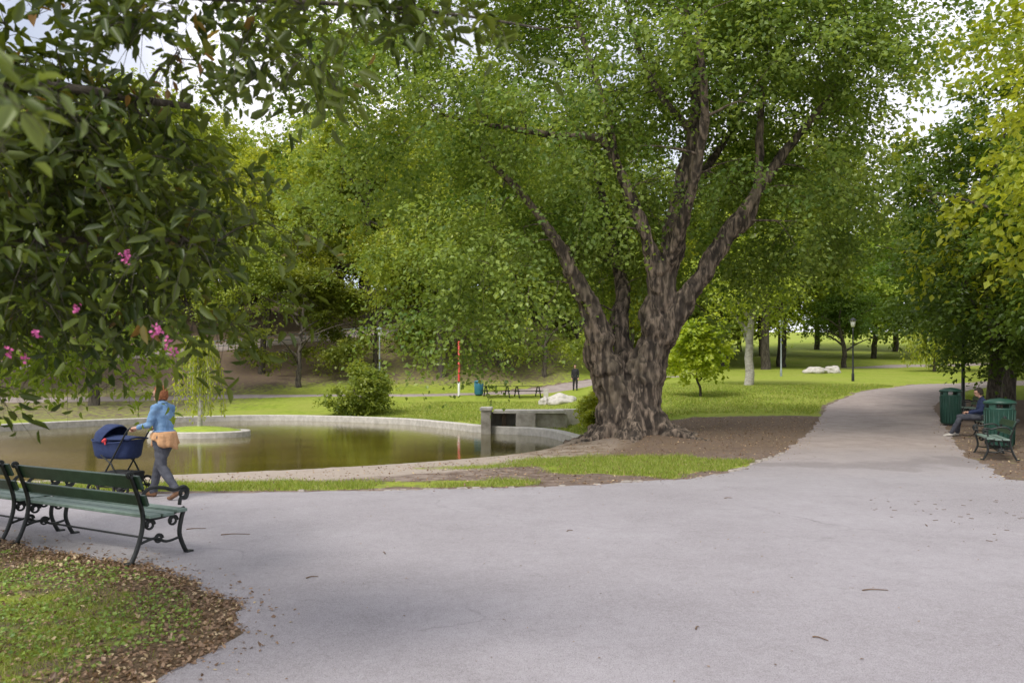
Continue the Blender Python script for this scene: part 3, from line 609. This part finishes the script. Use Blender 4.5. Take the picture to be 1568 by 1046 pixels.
# ------------------------------------------------------------ street furniture
M['iron']=simple('cast_iron',(.012,.014,.014),(.03,.034,.034),30,.4,.15,.3)
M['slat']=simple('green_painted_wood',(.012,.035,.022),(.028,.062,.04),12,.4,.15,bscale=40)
M['slat_sky']=simple('green_wood_sky_sheen',(.12,.18,.155),(.20,.27,.235),14,.5,.15)  # bench green made paler: sky reflection on the seat painted into the colour
M['bin']=simple('green_metal',(.012,.052,.038),(.022,.08,.058),6,.45,.05)
def bench(x,y,rz,L=1.85):
    B=empty('park_bench',(x,y,zg(x,y)),rz)
    A=Acc()
    def fr(pts,r,yy):
        C=catmull([(p[0],yy,p[1]) for p in pts],5); A.add(tube(C,r,8))
    def ring(cx,cz,rr,yy,r=.012,turn=1.6):
        t=np.linspace(0,turn*2*np.pi,22); q=rr*(1-.55*t/t[-1]); A.add(tube(np.stack([cx+q*np.cos(t),np.full(22,yy),cz+q*np.sin(t)],-1),r,6))
    for yy in (-L/2,L/2):
        fr([(-.30,0),(-.24,.12),(-.19,.28),(-.18,.42),(-.22,.58),(-.30,.80)],.021,yy)
        fr([(.29,0),(.25,.06),(.20,.2),(.22,.34),(.25,.43)],.021,yy)
        fr([(-.19,.40),(-.05,.385),(.1,.40),(.25,.435)],.02,yy)
        fr([(-.215,.57),(-.12,.66),(.02,.655),(.14,.62),(.24,.64),(.29,.60),(.27,.53),(.215,.535),(.2,.47)],.017,yy)
        ring(.24,.575,.045,yy); ring(-.31,.80,.03,yy,.012); ring(.13,.335,.05,yy); ring(-.11,.33,.05,yy)
        fr([(-.215,.17),(-.06,.2),(.06,.15),(.215,.17)],.013,yy); ring(-.02,.19,.045,yy,.01)
        A.add(box((-.31,yy,.012),(.07,.06,.024))); A.add(box((.30,yy,.012),(.07,.06,.024)))
    A.add(tube([(-.0,-L/2,.17),(0,L/2,.17)],.01,6)); 
    obj('iron_frames',A.mesh('iron_frames',[M['iron']]),B)
    S=Acc()
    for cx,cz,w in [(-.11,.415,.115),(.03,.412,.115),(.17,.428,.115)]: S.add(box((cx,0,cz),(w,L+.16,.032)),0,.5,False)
    o=obj('seat_slats',S.mesh('seat_slats',[M['slat_sky']]),B); bevel(o,.006)
    S=Acc()
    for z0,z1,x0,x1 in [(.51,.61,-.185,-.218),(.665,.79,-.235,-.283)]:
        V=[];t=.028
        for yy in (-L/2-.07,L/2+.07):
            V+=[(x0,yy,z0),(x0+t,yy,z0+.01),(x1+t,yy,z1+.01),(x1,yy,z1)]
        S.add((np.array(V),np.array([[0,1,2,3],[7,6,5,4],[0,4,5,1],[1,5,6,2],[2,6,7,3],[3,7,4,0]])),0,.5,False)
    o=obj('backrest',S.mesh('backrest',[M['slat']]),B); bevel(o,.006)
    return B
ux,uy=-.873,.487
cx,cy=-4.06,7.40
rzb=math.atan2(.873,.487)
bench(cx,cy,rzb); bench(cx+ux*2.12,cy+uy*2.12,rzb)
rzr=math.atan2(.42,-.9)
bench(10.2,15.9,rzr,1.5); bench(12.6,19.8,rzr,1.7); bench(15.2,25.0,rzr,1.7)
def bin_(x,y,h=1.05,r=.29,mat='bin',name='litter_bin'):
    B=empty(name,(x,y,zg(x,y)))
    obj('bin_body',npmesh('bin_body',*lathe([(.01,.06),(r*.86,.06),(r*.9,.1),(r*.98,h*.78),(r,h*.8),(r,h*.82),(r*.8,h*.82)],28),[M[mat]],smooth=True),B)
    obj('bin_lid',npmesh('bin_lid',*lathe([(r*.8,h*.90),(r*1.06,h*.90),(r*1.08,h*.93),(r*1.0,h*.96),(r*.6,h*1.0),(.01,h*1.02)],28),[M[mat]],smooth=True),B)
    A=Acc()
    for k in range(4):
        a=k*math.pi/2+.5; A.add(box((r*.9*math.cos(a),r*.9*math.sin(a),h*.86),(.05,.14,h*.1),a),0,.5,False)
    for k in range(20):
        a=k*math.pi/10; A.add(tube([(r*.93*math.cos(a),r*.93*math.sin(a),.1),(r*1.01*math.cos(a),r*1.01*math.sin(a),h*.78)],.009,4))
    obj('bin_ribs',A.mesh('bin_ribs',[M[mat]]),B)
    obj('bin_foot',npmesh('bin_foot',*lathe([(.01,0),(r*.7,0),(r*.7,.06),(.01,.061)],20),[M['iron']]),B)
    obj('bin_liner',npmesh('bin_liner',*lathe([(.01,.3),(r*.78,.3),(r*.78,h*.80),(.01,h*.801)],20),[M['iron']]),B)
bin_(11.3,17.4,1.15,.31); bin_(13.55,23.2,1.15,.29)
M['binblue']=simple('blue_plastic',(.03,.16,.24),(.05,.22,.32),6,.4,.05)
bin_(-2.2,49.8,1.0,.3,'binblue')
def lamp(x,y,h,mat='iron'):
    B=empty('street_lamp',(x,y,zg(x,y)-.02))
    obj('pole',npmesh('pole',*lathe([(.09,0),(.09,.5),(.06,.55),(.045,h*.9),(.04,h),(.001,h)],12),[M[mat]],smooth=True),B)
    obj('lantern',npmesh('lantern',*lathe([(.05,h),(.12,h+.05),(.17,h+.4),(.16,h+.42)],12),[simple('lamp_glass',(.5,.52,.5),(.6,.6,.58),3,.2,0)],smooth=True),B)
    obj('cap',npmesh('cap',*lathe([(.16,h+.42),(.25,h+.43),(.22,h+.48),(.06,h+.6),(.001,h+.65)],12),[M[mat]],smooth=True),B)
M['polegrey']=simple('galvanised',(.20,.24,.23),(.3,.34,.33),6,.5,.05,.3)
lamp(22.7,50,3.6); lamp(21.5,60,3.9,'polegrey'); lamp(16.1,26.8,4.1); lamp(-9.1,51.6,4.0,'polegrey')
P_=empty('red_pole',(-3.5,49.5,zg(-3.5,49.5)))
obj('shaft',npmesh('shaft',*lathe([(.07,0),(.07,3.6),(.001,3.62)],12),[simple('red_paint',(.5,.03,.02),(.6,.06,.04),5,.4,0)],smooth=True),P_)
obj('band',npmesh('band',*lathe([(.076,0),(.08,.5),(.08,.9),(.076,.91)],12),[simple('white_paint',(.75,.75,.72),(.8,.8,.78),5,.5,0)],smooth=True),P_)
def picnic(x,y):
    B=empty('picnic_table',(x,y,zg(x,y)),.2); A=Acc()
    for k in range(4): A.add(box((0,-.3+k*.2,.74),(1.8,.17,.04)),0,.5,False)
    for s in (-1,1):
        A.add(box((0,s*.75,.45),(1.8,.26,.04)),0,.5,False)
        A.add(tube([(s*.7,-.8,0),(s*.7,-.2,.73)],.04,6)); A.add(tube([(s*.7,.8,0),(s*.7,.2,.73)],.04,6)); A.add(tube([(s*.7,-.8,.42),(s*.7,.8,.42)],.035,6))
    obj('table_boards',A.mesh('table_boards',[M['iron']]),B)
picnic(-1.0,48.6); picnic(1.0,48.4)
A=Acc(); A.add(box((2.1,46.5,zg(2.1,46.5)+.35),(.3,.2,.8)),0,.5,False); o=obj('info_post',A.mesh('info_post',[M['stone']])); bevel(o)
A=Acc(); xs=np.linspace(-27,-9,19)
RP=[(x,62.6+(x+27)*.31,zg(x,62.6+(x+27)*.31)) for x in xs]
for q in (.5,.95): A.add(tube([(a,b,c+q) for a,b,c in RP],.035,5))
for a,b,c in RP: A.add(tube([(a,b,c-.1),(a,b,c+1)],.035,5))
obj('metal_railing',A.mesh('metal_railing',[M['polegrey']]))
# ------------------------------------------------------------ people
def capsule(p0,r0,p1,r1):
    p0=np.array(p0,float);p1=np.array(p1,float); d=p1-p0; L=np.linalg.norm(d); t=d/(L+1e-9)
    th=np.linspace(0,np.pi/2,5)
    pts=[p0-t*r0*math.cos(a) for a in th[:-1]]+[p0,p1]+[p1+t*r1*math.sin(a) for a in th[1:]]
    rad=[max(r0*math.sin(a),r0*.03) for a in th[:-1]]+[r0,r1]+[max(r1*math.cos(a),r1*.03) for a in th[1:]]
    return tube(pts,rad,14,cap=True)
def person(name,bones,mats,loc,rz,vox=.009,scale=1.):
    A=Acc()
    for b in bones: A.add(capsule(b[0],b[1],b[2],b[3]))
    me=A.mesh(name+'_raw',[]); o=bpy.data.objects.new('tmp',me); scene.collection.objects.link(o)
    m=o.modifiers.new('r','REMESH'); m.mode='VOXEL'; m.voxel_size=vox
    s=o.modifiers.new('s','SMOOTH'); s.iterations=3; s.factor=.5
    dg=bpy.context.evaluated_depsgraph_get(); dg.update(); me2=bpy.data.meshes.new_from_object(o.evaluated_get(dg)); bpy.data.objects.remove(o)
    me2.materials.clear()
    for x in mats: me2.materials.append(x)
    C=np.array([p.center for p in me2.polygons]); best=np.full(len(C),1e9); lab=np.zeros(len(C),int)
    for b in bones:
        a=np.array(b[0],float); e=np.array(b[2],float)-a; t=np.clip(((C-a)@e)/(e@e+1e-12),0,1)
        d=np.linalg.norm(C-a-t[:,None]*e,axis=1)-(b[1]+(b[3]-b[1])*t); k=d<best; best[k]=d[k]; lab[k]=b[4]
    n_=len(me2.vertices); V=np.empty(n_*3); me2.vertices.foreach_get('co',V); V=V.reshape(-1,3); NN=np.empty(n_*3); me2.vertices.foreach_get('normal',NN); NN=NN.reshape(-1,3)
    vl=np.zeros(n_,int)
    for p,l in zip(me2.polygons,lab): 
        for q in p.vertices: vl[q]=l
    fo=np.array([mn.noise(Vector((v[0]*9,v[1]*9,v[2]*16))) for v in V])*np.where((vl==1)|(vl==2),.012,0)
    V+=NN*fo[:,None]; me2.vertices.foreach_set('co',V.ravel().astype(np.float32))
    me2.polygons.foreach_set('material_index',lab.astype(np.int32)); me2.polygons.foreach_set('use_smooth',np.ones(len(lab),bool)); me2.update()
    E=empty(name,loc,rz); obj('body',me2,E); E.scale=(scale,)*3; return E
def hand(bones,w,d,side,lab,curl=1.):
    w=np.array(w,float); d=nrm(np.array(d,float)); y=np.array([0,side,0.]); dn=np.array([0,0,-1.])
    pe=w+d*.075
    bones.append((w,.026,pe-y*.018,.019,lab)); bones.append((w,.026,pe+y*.018,.019,lab))
    for k,(o_,l) in enumerate([(-.033,.030),(-.011,.036),(.011,.034),(.031,.026)]):
        a=pe+y*o_; b=a+d*l+dn*.006; c=b+dn*l*curl+d*.004; e=c-d*l*.75*curl+dn*.008
        bones.append((a,.0095,b,.009,lab)); bones.append((b,.009,c,.0085,lab)); bones.append((c,.0085,e,.0075,lab))
    a=w+d*.03-y*.022; b=a-y*.022+d*.02+dn*.012; c=b+d*.03+dn*.022
    bones.append((a,.013,b,.011,lab)); bones.append((b,.011,c,.009,lab))
M['skin']=simple('skin',(.50,.28,.20),(.56,.33,.24),10,.55,.05)
M['denim']=simple('denim_blue',(.10,.21,.38),(.21,.34,.53),9,.85,.6,bscale=18)
M['trouser']=simple('dark_grey_trousers',(.045,.048,.065),(.085,.09,.11),8,.9,.5,bscale=14)
M['shoe']=simple('brown_leather',(.12,.06,.03),(.2,.1,.05),10,.5,.1)
M['hair']=simple('ginger_hair',(.16,.045,.014),(.44,.16,.055),45,.6,1.,bscale=90)
M['hairdk']=simple('dark_hair',(.02,.015,.01),(.05,.035,.025),40,.6,.8)
M['sweater']=simple('apricot_knit',(.46,.25,.12),(.62,.36,.19),10,.95,.6,bscale=30)
M['navycloth']=simple('navy_cloth',(.012,.022,.07),(.025,.04,.11),14,.85,.3)
M['black']=simple('black_cloth',(.01,.01,.012),(.025,.025,.03),14,.85,.3)
M['eye']=simple('eye_dark',(.02,.015,.01),(.05,.03,.02),10,.2,0)
M['red']=simple('red_fabric',(.5,.03,.04),(.6,.05,.06),10,.7,.1)
def head(bones,c,yaw=0,lab=0,pitch=0):
    c=np.array(c,float); f=np.array([math.cos(yaw)*math.cos(pitch),math.sin(yaw)*math.cos(pitch),math.sin(pitch)]); s=np.array([-math.sin(yaw),math.cos(yaw),0]); u=np.cross(f,s)
    g=lambda a,b,z:c+f*a+s*b+u*z
    bones.append((g(-.02,0,.03),.082,g(.02,0,.03),.075,lab)); bones.append((g(.02,0,-.02),.066,g(.045,0,-.06),.042,lab))
    bones.append((g(.06,0,-.07),.022,g(.055,0,-.075),.022,lab))
    bones.append((g(.085,0,.02),.008,g(.105,0,-.018),.012,lab))
    bones.append((g(.085,-.016,-.045),.007,g(.085,.016,-.045),.007,lab))
    bones.append((g(.082,-.045,.035),.009,g(.091,-.012,.035),.009,lab)); bones.append((g(.082,.045,.035),.009,g(.091,.012,.035),.009,lab))
    for q in (-1,1): bones.append((g(-.005,q*.078,.015),.012,g(-.01,q*.083,-.02),.009,lab))
    return g
def hairmesh(E,g,mat,long_=.0,seed=0):
    import bmesh
    bm=bmesh.new(); bmesh.ops.create_icosphere(bm,subdivisions=5,radius=1)
    dl=[]
    for v in bm.verts:
        n=v.co.copy(); f=1+.12*mn.noise(Vector((n.x*3,n.y*3,n.z*1.2+seed)))+.10*mn.noise(Vector((n.x*9,n.y*9,n.z*3)))
        edge=.06*mn.noise(n*8)
        if n.x>.42+edge and n.z<.45: dl.append(v)
        elif n.z<-.66-long_+edge: dl.append(v)
        elif n.x>.08+edge and n.z<-.28: dl.append(v)
        p=g(-.012+n.x*.104*f,n.y*.09*f,.028+n.z*.108*f+(-.03 if n.z<0 and n.x<0 else 0)); v.co=Vector(p)
    bmesh.ops.delete(bm,geom=dl,context='VERTS')
    me=bpy.data.meshes.new('hair'); bm.to_mesh(me); bm.free(); me.materials.append(mat); me.polygons.foreach_set('use_smooth',[True]*len(me.polygons))
    o=obj('hair',me,E); s=o.modifiers.new('s','SOLIDIFY'); s.thickness=.014; s.offset=-1
    A=Acc()
    for q in (-1,1):
        p=g(.080,q*.03,.018); A.add(capsule(p,.009,p+np.array([.001,0,0]),.009))
    obj('eyes',A.mesh('eyes',[M['eye']]),E)
b=[]
b+=[((-.01,.045,.90),.112,(-.01,-.045,.90),.112,2),((0,.05,.98),.102,(.03,.055,1.22),.105,1),((0,-.05,.98),.102,(.03,-.055,1.22),.105,1),
 ((.02,.0,1.2),.112,(.025,.0,1.32),.088,1),((.025,.125,1.325),.058,(.03,0,1.37),.058,1),((.025,-.125,1.325),.058,(.03,0,1.37),.058,1),((.03,0,1.36),.060,(.038,0,1.405),.052,1),
 ((.035,0,1.39),.046,(.055,0,1.46),.045,0),((0,.05,.93),.118,(0,-.05,.93),.118,1)]
for s in (1,-1):
    b+=[((.025,s*.16,1.315),.059,(.07,s*.21,1.09),.048,1),((.07,s*.21,1.09),.048,(.27,s*.19,1.045),.037,1),((.255,s*.19,1.047),.041,(.27,s*.19,1.045),.041,1),((.27,s*.19,1.045),.026,(.31,s*.188,1.04),.024,0)]
    hand(b,(.31,s*.188,1.035),(1,0,-.1),s,0)
b+=[((0,-.085,.88),.105,(.18,-.095,.49),.070,2),((.18,-.095,.49),.070,(.285,-.1,.13),.057,2),((.285,-.1,.13),.061,(.29,-.1,.10),.061,2),
 ((.28,-.1,.07),.045,(.28,-.1,.045),.042,3),((.27,-.1,.042),.038,(.43,-.11,.035),.032,3),
 ((0,.085,.88),.105,(-.04,.095,.48),.070,2),((-.04,.095,.48),.070,(-.275,.1,.19),.057,2),((-.275,.1,.19),.061,(-.29,.1,.17),.061,2),
 ((-.30,.1,.13),.042,(-.315,.1,.11),.04,3),((-.325,.1,.105),.036,(-.21,.1,.035),.032,3),((-.21,.1,.033),.03,(-.17,.1,.03),.026,3)]
g=head(b,(.075,0,1.515),yaw=.15)
wx,wy=-4.90,10.58; wr=math.atan2(.30,-.95)
E=person('woman_walking',b,[M['skin'],M['denim'],M['trouser'],M['shoe']],(wx,wy,0.008),wr,.0075,.965)
hairmesh(E,g,M['hair'],.08)
a=np.linspace(0,2*np.pi,64,endpoint=False); zs=[.985,.96,.9,.84,.78,.735]; V=[]
for i,z in enumerate(zs):
    q=i/5; back=.5-.5*np.cos(a)
    rr=(.135+.012*(i>0)+.03*q)*(1+.07*np.sin(9*a+q*2)*q+.03*np.sin(17*a)*q); zz=z+ (1-back)*(.985-z)*.85+.02*np.sin(5*a)*q
    V.append(np.stack([rr*np.cos(a)*.98-.008,rr*1.18*np.sin(a),zz],-1))
V=np.stack(V).reshape(-1,3); i=np.arange(5)[:,None]*64; j=np.arange(64)[None]; F_=np.stack([i+j,i+(j+1)%64,i+64+(j+1)%64,i+64+j],-1).reshape(-1,4)
o=obj('tied_sweater',npmesh('tied_sweater',V,F_,[M['sweater']],smooth=True),E); s=o.modifiers.new('s','SOLIDIFY'); s.thickness=.012; s.offset=1
A=Acc(); A.add(capsule((.15,0,.97),.035,(.155,0,.96),.035)); A.add(capsule((.15,.02,.96),.028,(.16,.06,.78),.022)); A.add(capsule((.15,-.02,.96),.028,(.165,-.05,.76),.022)); obj('sweater_sleeves',A.mesh('sleeves',[M['sweater']]),E)
A=Acc(); t=np.linspace(0,2*np.pi,24); A.add(tube(np.stack([.035+.060*np.cos(t),.064*np.sin(t),1.405+.0*t],-1),.013,8)); 
t=np.linspace(0,2*np.pi,40); A.add(tube(np.stack([-.0+.122*np.cos(t),.165*np.sin(t),.985+0*t],-1),.013,8)); obj('jacket_trim',A.mesh('jacket_trim',[M['denim']]),E)
def T(x,z=0,y=0): 
    return (wx+math.cos(wr)*x-math.sin(wr)*y, wy+math.sin(wr)*x+math.cos(wr)*y, z)
PR=empty('baby_stroller',(*T(.39)[:2],.008),wr); PR.scale=(.95,.95,.98)
M['navy']=simple('navy_canvas',(.012,.025,.085),(.022,.04,.12),20,.85,.3)
M['rubber']=simple('rubber',(.012,.012,.012),(.03,.03,.03),20,.8,.1)
A=Acc()
for y_ in (-.22,.22):
    A.add(tube(catmull([(0,y_,1.015),(.08,y_,.95),(.3,y_,.62),(.62,y_,.16)],5),.013,8))
    A.add(tube([(.14,y_,.16),(.36,y_,.5),(.55,y_,.62)],.013,8)); A.add(tube([(.14,y_,.16),(.62,y_,.16)],.009,6))
A.add(tube([(0,-.23,1.015),(0,.23,1.015)],.017,8)); A.add(tube([(.62,-.22,.16),(.62,.22,.16)],.012,6)); A.add(tube([(.14,-.22,.16),(.14,.22,.16)],.012,6))
obj('chassis',A.mesh('chassis',[M['iron']]),PR)
A=Acc(); B2=Acc()
for wx_,r_ in [(.14,.15),(.66,.12)]:
    for y_ in (-.26,.26):
        t=np.linspace(0,2*np.pi,29); A.add(tube(np.stack([wx_+(r_-.02)*np.cos(t),np.full(29,y_),r_+(r_-.02)*np.sin(t)],-1),.02,8,cap=False))
        A.add(tube([(wx_,y_-.03,r_),(wx_,y_+.03,r_)],.025,10))
        for k in range(6): B2.add(tube([(wx_,y_,r_),(wx_+(r_-.03)*math.cos(k*1.047),y_,r_+(r_-.03)*math.sin(k*1.047))],.006,5))
obj('wheels',A.mesh('wheels',[M['rubber']]),PR); obj('spokes',B2.mesh('spokes',[M['iron']]),PR)
t=np.linspace(0,2*np.pi,40,endpoint=False); sup=lambda v:np.sign(v)*np.abs(v)**.55
V=[]
for z,q in [(.56,.02),(.56,.78),(.60,.90),(.70,.97),(.80,1.0),(.805,1.03),(.79,1.04)]:
    V.append(np.stack([.45+.38*q*sup(np.cos(t)),.21*q*sup(np.sin(t)),np.full(40,z)+.04*np.abs(np.cos(t))*(z>.65)],-1))
n_=len(V); V=np.stack(V).reshape(-1,3); i=np.arange(n_-1)[:,None]*40; j=np.arange(40)[None]
o=obj('carrycot',npmesh('carrycot',V,np.stack([i+j,i+(j+1)%40,i+40+(j+1)%40,i+40+j],-1).reshape(-1,4),[M['navy']],smooth=True),PR)
V=[]
u=np.linspace(0,1,12); w=np.linspace(-1,1,14)
for a_ in u:
    for b_ in w: V.append((.06+a_*.45,b_*.215*(1-.12*(1-a_)**3),.835+.05*(1-b_*b_)*(.5+.5*a_)))
F_=[[i*14+j,i*14+j+1,(i+1)*14+j+1,(i+1)*14+j] for i in range(11) for j in range(13)]
o=obj('apron',npmesh('apron',V,F_,[M['navy']],smooth=True),PR); s=o.modifiers.new('s','SOLIDIFY'); s.thickness=.02
V=[];na=30;nb=24
for i_ in range(na+1):
    al=math.pi*(.04+.62*i_/na)
    for j_ in range(nb+1):
        be=math.pi*j_/nb
        rib=1-.05*abs(math.sin(al*4.8))**.5
        x_=.54+.30*rib*math.cos(al)*math.sin(be); z_=.80+.26*rib*math.sin(al)*math.sin(be)**.8; y_=.225*math.cos(be)
        V.append((x_,y_,z_))
F_=[[i*(nb+1)+j,i*(nb+1)+j+1,(i+1)*(nb+1)+j+1,(i+1)*(nb+1)+j] for i in range(na) for j in range(nb)]
o=obj('hood',npmesh('hood',V,F_,[M['navy']],smooth=True),PR); s=o.modifiers.new('s','SOLIDIFY'); s.thickness=.012
o=obj('basket',npmesh('basket',*box((.38,0,.27),(.46,.36,.2),0,1.15),[M['black']]),PR); bevel(o,.03)
A=Acc(); A.add(capsule((.46,.235,.84),.026,(.49,.238,.82),.022)); A.add(capsule((.46,.235,.84),.014,(.45,.24,.78),.012)); obj('red_toy',A.mesh('red_toy',[M['red']]),PR)
b=[((-.02,.05,.56),.12,(-.02,-.05,.56),.12,2),((-.03,.05,.62),.11,(-.09,.06,.92),.115,1),((-.03,-.05,.62),.11,(-.09,-.06,.92),.115,1),((-.09,.15,.98),.065,(-.07,0,1.04),.06,1),((-.09,-.15,.98),.065,(-.07,0,1.04),.06,1),((-.07,0,1.03),.05,(-.03,0,1.12),.048,0)]
for s in (1,-1):
    b+=[((-.09,s*.19,.97),.065,(-.03,s*.25,.72),.052,1),((-.03,s*.25,.72),.052,(.2,s*.12,.66),.042,1),((.2,s*.12,.66),.028,(.23,s*.1,.66),.026,0)]
    hand(b,(.23,s*.1,.665),(1,0,.1),s,0)
    b+=[((0,s*.1,.54),.1,(.42,s*.13,.54),.075,2),((.42,s*.13,.54),.072,(.55+.08*s,s*.13,.12),.055,2),((.56+.08*s,s*.13,.07),.045,(.72+.08*s,s*.14,.035),.034,3)]
g=head(b,(.0,0,1.19),yaw=.1,pitch=-.25)
E=person('man_sitting',b,[M['skin'],M['navycloth'],M['trouser'],M['stone']],(12.42,20.0,zg(12.42,20)),rzr,.01,1.)
hairmesh(E,g,M['hairdk'])
A=Acc(); A.add(box((.33,0,.70),(.012,.08,.15),0),0,.5,False); o=obj('phone',A.mesh('phone',[M['iron']]),E)
b=[((0,.045,.92),.115,(0,-.045,.92),.115,1),((0,.05,1.0),.11,(0,.06,1.3),.115,1),((0,-.05,1.0),.11,(0,-.06,1.3),.115,1),((0,.14,1.40),.065,(0,0,1.46),.06,1),((0,-.14,1.40),.065,(0,0,1.46),.06,1),((0,0,1.45),.05,(.015,0,1.54),.048,0)]
for s in (1,-1):
    b+=[((0,s*.18,1.39),.062,(-.02,s*.23,1.12),.05,1),((-.02,s*.23,1.12),.05,(.08,s*.22,.88),.038,1)]
    hand(b,(.09,s*.22,.87),(.2,0,-1),s,0,.5)
    b+=[((0,s*.09,.9),.105,(.01,s*.1,.5),.075,2),((.01,s*.1,.5),.072,(-.01,s*.11,.1),.055,2),((-.01,s*.11,.06),.045,(.15,s*.12,.035),.034,3)]
g=head(b,(.02,0,1.62))
E=person('person_standing',b,[M['skin'],M['black'],M['black'],M['black']],(4.25,50.5,zg(4.25,50.5)+.03),-1.8,.012,1.)
hairmesh(E,g,M['hairdk'])
# ------------------------------------------------------------ world, sun, camera
sd=Vector((-.42,-.62,.95)).normalized()
el=math.asin(sd.z); az=math.atan2(sd.x,sd.y)
w=bpy.data.worlds.new('World'); scene.world=w; w.use_nodes=True; nt=w.node_tree; nt.nodes.clear()
sky=nt.nodes.new('ShaderNodeTexSky'); sky.sky_type='NISHITA'; sky.sun_disc=False; sky.sun_elevation=el; sky.sun_rotation=az; sky.dust_density=2.0; sky.air_density=1.0
tc=nt.nodes.new('ShaderNodeTexCoord'); n=nt.nodes.new('ShaderNodeTexNoise'); n.inputs['Scale'].default_value=2.2; n.inputs['Detail'].default_value=7
nt.links.new(tc.outputs['Generated'],n.inputs['Vector'])
c=mixc(nt,ramp(nt,n.outputs[0],.36,.60,.2,.9),sky.outputs[0],(9.8,9.6,10.1))
bg=nt.nodes.new('ShaderNodeBackground'); bg.inputs[1].default_value=.15; nt.links.new(c,bg.inputs[0])
wo=nt.nodes.new('ShaderNodeOutputWorld'); nt.links.new(bg.outputs[0],wo.inputs[0])
l=bpy.data.lights.new('sun','SUN'); l.energy=2.9; l.angle=R(20); l.color=(1,.95,.87)
o=bpy.data.objects.new('sun',l); scene.collection.objects.link(o); o.rotation_euler=sd.to_track_quat('Z','Y').to_euler(); o.location=(0,0,30)
cam=bpy.data.cameras.new('camera'); co=bpy.data.objects.new('camera',cam); scene.collection.objects.link(co)
co.location=(0,0,1.6); co.rotation_euler=(R(90),0,0); cam.sensor_width=36; cam.lens=26.4; cam.shift_y=.043; cam.clip_end=1500; cam.clip_start=.05
cam.dof.use_dof=True; cam.dof.focus_distance=14; cam.dof.aperture_fstop=3.2
scene.camera=co
